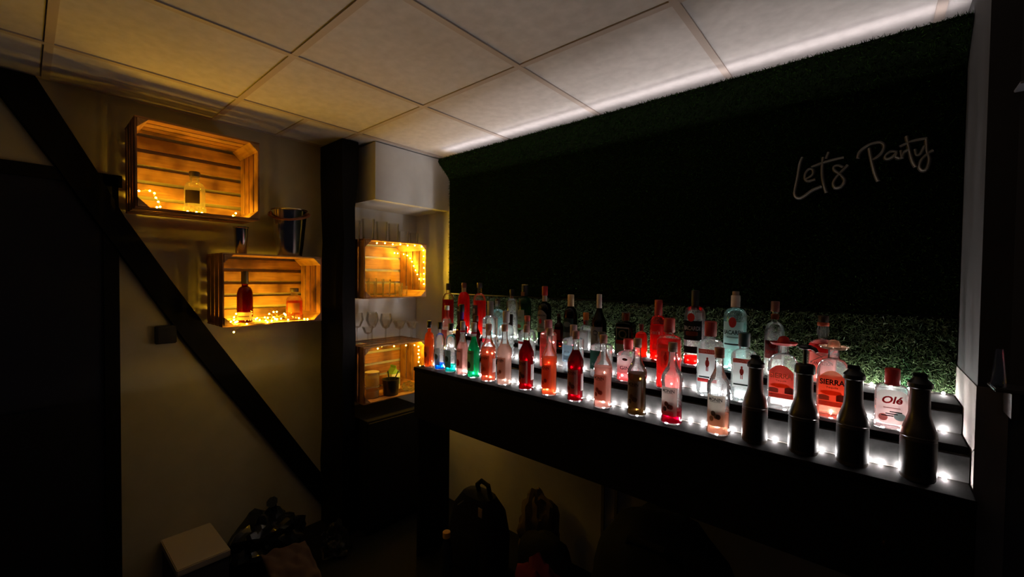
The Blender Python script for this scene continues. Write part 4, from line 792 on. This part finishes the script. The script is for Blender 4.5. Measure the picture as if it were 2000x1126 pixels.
# ------------------------------------------------------------------ floor things under the shelf
FAB = plain('black_fabric', (0.0035, 0.0035, 0.004), 0.9, bmp=0.2, scale=30)
root = thing('backpack', 'black backpack with a carry loop standing under the shelf', 'backpack', (0.64, 0.34, 0))
mb = MB(); mb.lathe([(0.13, 0), (0.17, 0.03), (0.175, 0.2), (0.15, 0.33), (0.10, 0.40), (0.03, 0.42)], 28, sq=[(3.5, 0.62)]*4+[(3, 0.6)]*2); mb.build('bag_body', FAB, root)
MB().tube([(0.0, 0, 0.405), (0.005, -0.02, 0.46), (0.045, -0.03, 0.495), (0.085, -0.02, 0.48), (0.09, 0, 0.395)], 0.013, 8).build('carry_loop', FAB, root); MB().lathe([(0.09, 0.04), (0.10, 0.06), (0.10, 0.2), (0.085, 0.23)], 20, cy=-0.085, sq=[(3.5, 0.4)]*4).build('front_pocket', FAB, root)
MB().box(0.075, 0.105, -0.085, -0.08, 0.335, 0.385, bev=0.002).build('tag', col((0.42, 0.34, 0.24)), root); MB().tube([(-0.07, -0.094, 0.35), (-0.03, -0.09, 0.385)], 0.003, 6).build('zipper', col((0.3, 0.3, 0.3), 0.3), root)
root = thing('drink_bottle', 'small dark bottle with yellow cap on the floor before the backpack', 'bottle', (0.615, 0.13, 0)); MB().lathe([(0.028, 0), (0.031, 0.004), (0.031, 0.17), (0.018, 0.225), (0.016, 0.25)], 24).build('bottle_body', plain('dark_bottle', (0.03, 0.03, 0.032), 0.25), root); MB().lathe([(0.020, 0.245), (0.020, 0.272), (0.018, 0.274)], 24).build('cap', col((0.80, 0.42, 0.06), 0.5), root)
PAP = plain('brown_paper', (0.13, 0.09, 0.055), 0.9)
root = thing('paper_bag', 'crumpled brown paper bag behind the dark handbag', 'bag', (0.86, 0.59, 0)); crumple((0, 0, 0), 0.19, (0.65, 0.40, 1.15), 21, 0.3).build('bag_paper', PAP, root, ang=25)
root = thing('handbag', 'dark zipped handbag lying right of the backpack', 'bag', (1.05, 0.40, 0)); crumple((0, 0, 0), 0.17, (0.95, 0.50, 1.1), 31, 0.12).build('bag_body', FAB, root); MB().tube([(-0.02, -0.095, 0.17), (0.03, -0.085, 0.215)], 0.003, 6).build('zipper', col((0.3, 0.3, 0.3), 0.3), root)
root = thing('jacket', 'pink red jacket crumpled on the floor in front of the handbag', 'jacket', (1.20, 0.16, 0)); crumple((0, 0, 0), 0.13, (1.0, 0.6, 1.55), 41, 0.4).build('fabric', plain('pink_cloth', (0.17, 0.016, 0.045), 0.95), root, ang=60)
root = thing('duffel_bag', 'large black bag filling the floor at the right below the shelf', 'bag', (1.62, 0.44, 0)); crumple((0, 0, 0), 0.27, (1.15, 0.7, 1.35), 51, 0.10).build('bag_body', FAB, root); MB().tube([(-0.12, -0.1, 0.47), (-0.09, -0.14, 0.54), (0.05, -0.14, 0.55), (0.08, -0.1, 0.47)], 0.014, 8).build('handle', FAB, root)

root = thing('cabinet', 'low black cabinet in the niche below the lowest crate', 'cabinet', (-0.24, 0.285, 0))
MB().box(-0.18, 0.19, -0.215, 0.215, 0, 0.70, bev=0.003).build('body', M_black, root); MB().box(0.1905, 0.205, -0.21, 0.21, 0.04, 0.69, bev=0.002).build('door', M_black, root)
# ------------------------------------------------------------------ small wall things
root = thing('wall_socket', 'black socket box on the wall below the slanting beam', 'socket', (XB, -0.82, 1.28)); MB().box(0, 0.03, -0.042, 0.042, -0.045, 0.045, bev=0.004).build('housing', col((0.007, 0.007, 0.008), 0.5), root); MB().box(0.0302, 0.033, -0.033, 0.033, -0.036, 0.036, bev=0.001).build('faceplate', col((0.009, 0.009, 0.010), 0.4), root)
mb = MB()
def rw(X, Y): 
    d = fw*823.398207+rt*(X-1000)-upv*(Y-563); t = (2.4485-CAM.x)/d.x; return CAM+d*t
for st in ([(1874, 785), (1878, 840), (1872, 905), (1882, 940), (1896, 985)], [(1903, 878), (1890, 892), (1876, 905)], [(1862, 925), (1874, 955), (1886, 1000), (1890, 1040)]): mb.tube(smoothline([rw(*q) for q in st]), 0.0016, 6)
o = mb.build('cable', col((0.012, 0.012, 0.012))); tag(o, 'thin black cables hanging down the pale wall end at the right', 'cable')
root = thing('wall_shelf', 'small shelf on a bracket at the right edge', 'shelf', (2.49, 0.225, 1.335)); MB().box(-0.025, 0.3, -0.085, 0, 0, 0.008, bev=0.002).build('board', plain('dark_board', (0.03, 0.027, 0.028), 0.6), root); MB().box(0.0, 0.012, -0.09, -0.002, -0.055, -0.0005).build('bracket', col((0.03, 0.028, 0.028)), root)
root = thing('glass_vase', 'slim glass standing on the small shelf at the right edge', 'glass', (2.475, 0.17, 1.3434)); MB().lathe([(0.012, 0), (0.013, 0.003), (0.009, 0.05), (0.006, 0.085)], 20).build('cup', glass((0.75, 0.8, 0.9), 0.01, 0.3, 0.3), root)
root = thing('wall_lamp', 'small grey lamp on the dark wall at the upper right edge', 'lamp', (2.535, 0.225, 2.02)); MB().box(-0.045, 0.06, -0.06, 0, 0, 0.006, bev=0.001).build('base', col((0.14, 0.14, 0.16)), root); MB().lathe([(0.02, 0.0065), (0.03, 0.03), (0.026, 0.055), (0.012, 0.07)], 20, cx=0.0, cy=-0.035).build('lamp_head', col((0.14, 0.14, 0.17)), root)
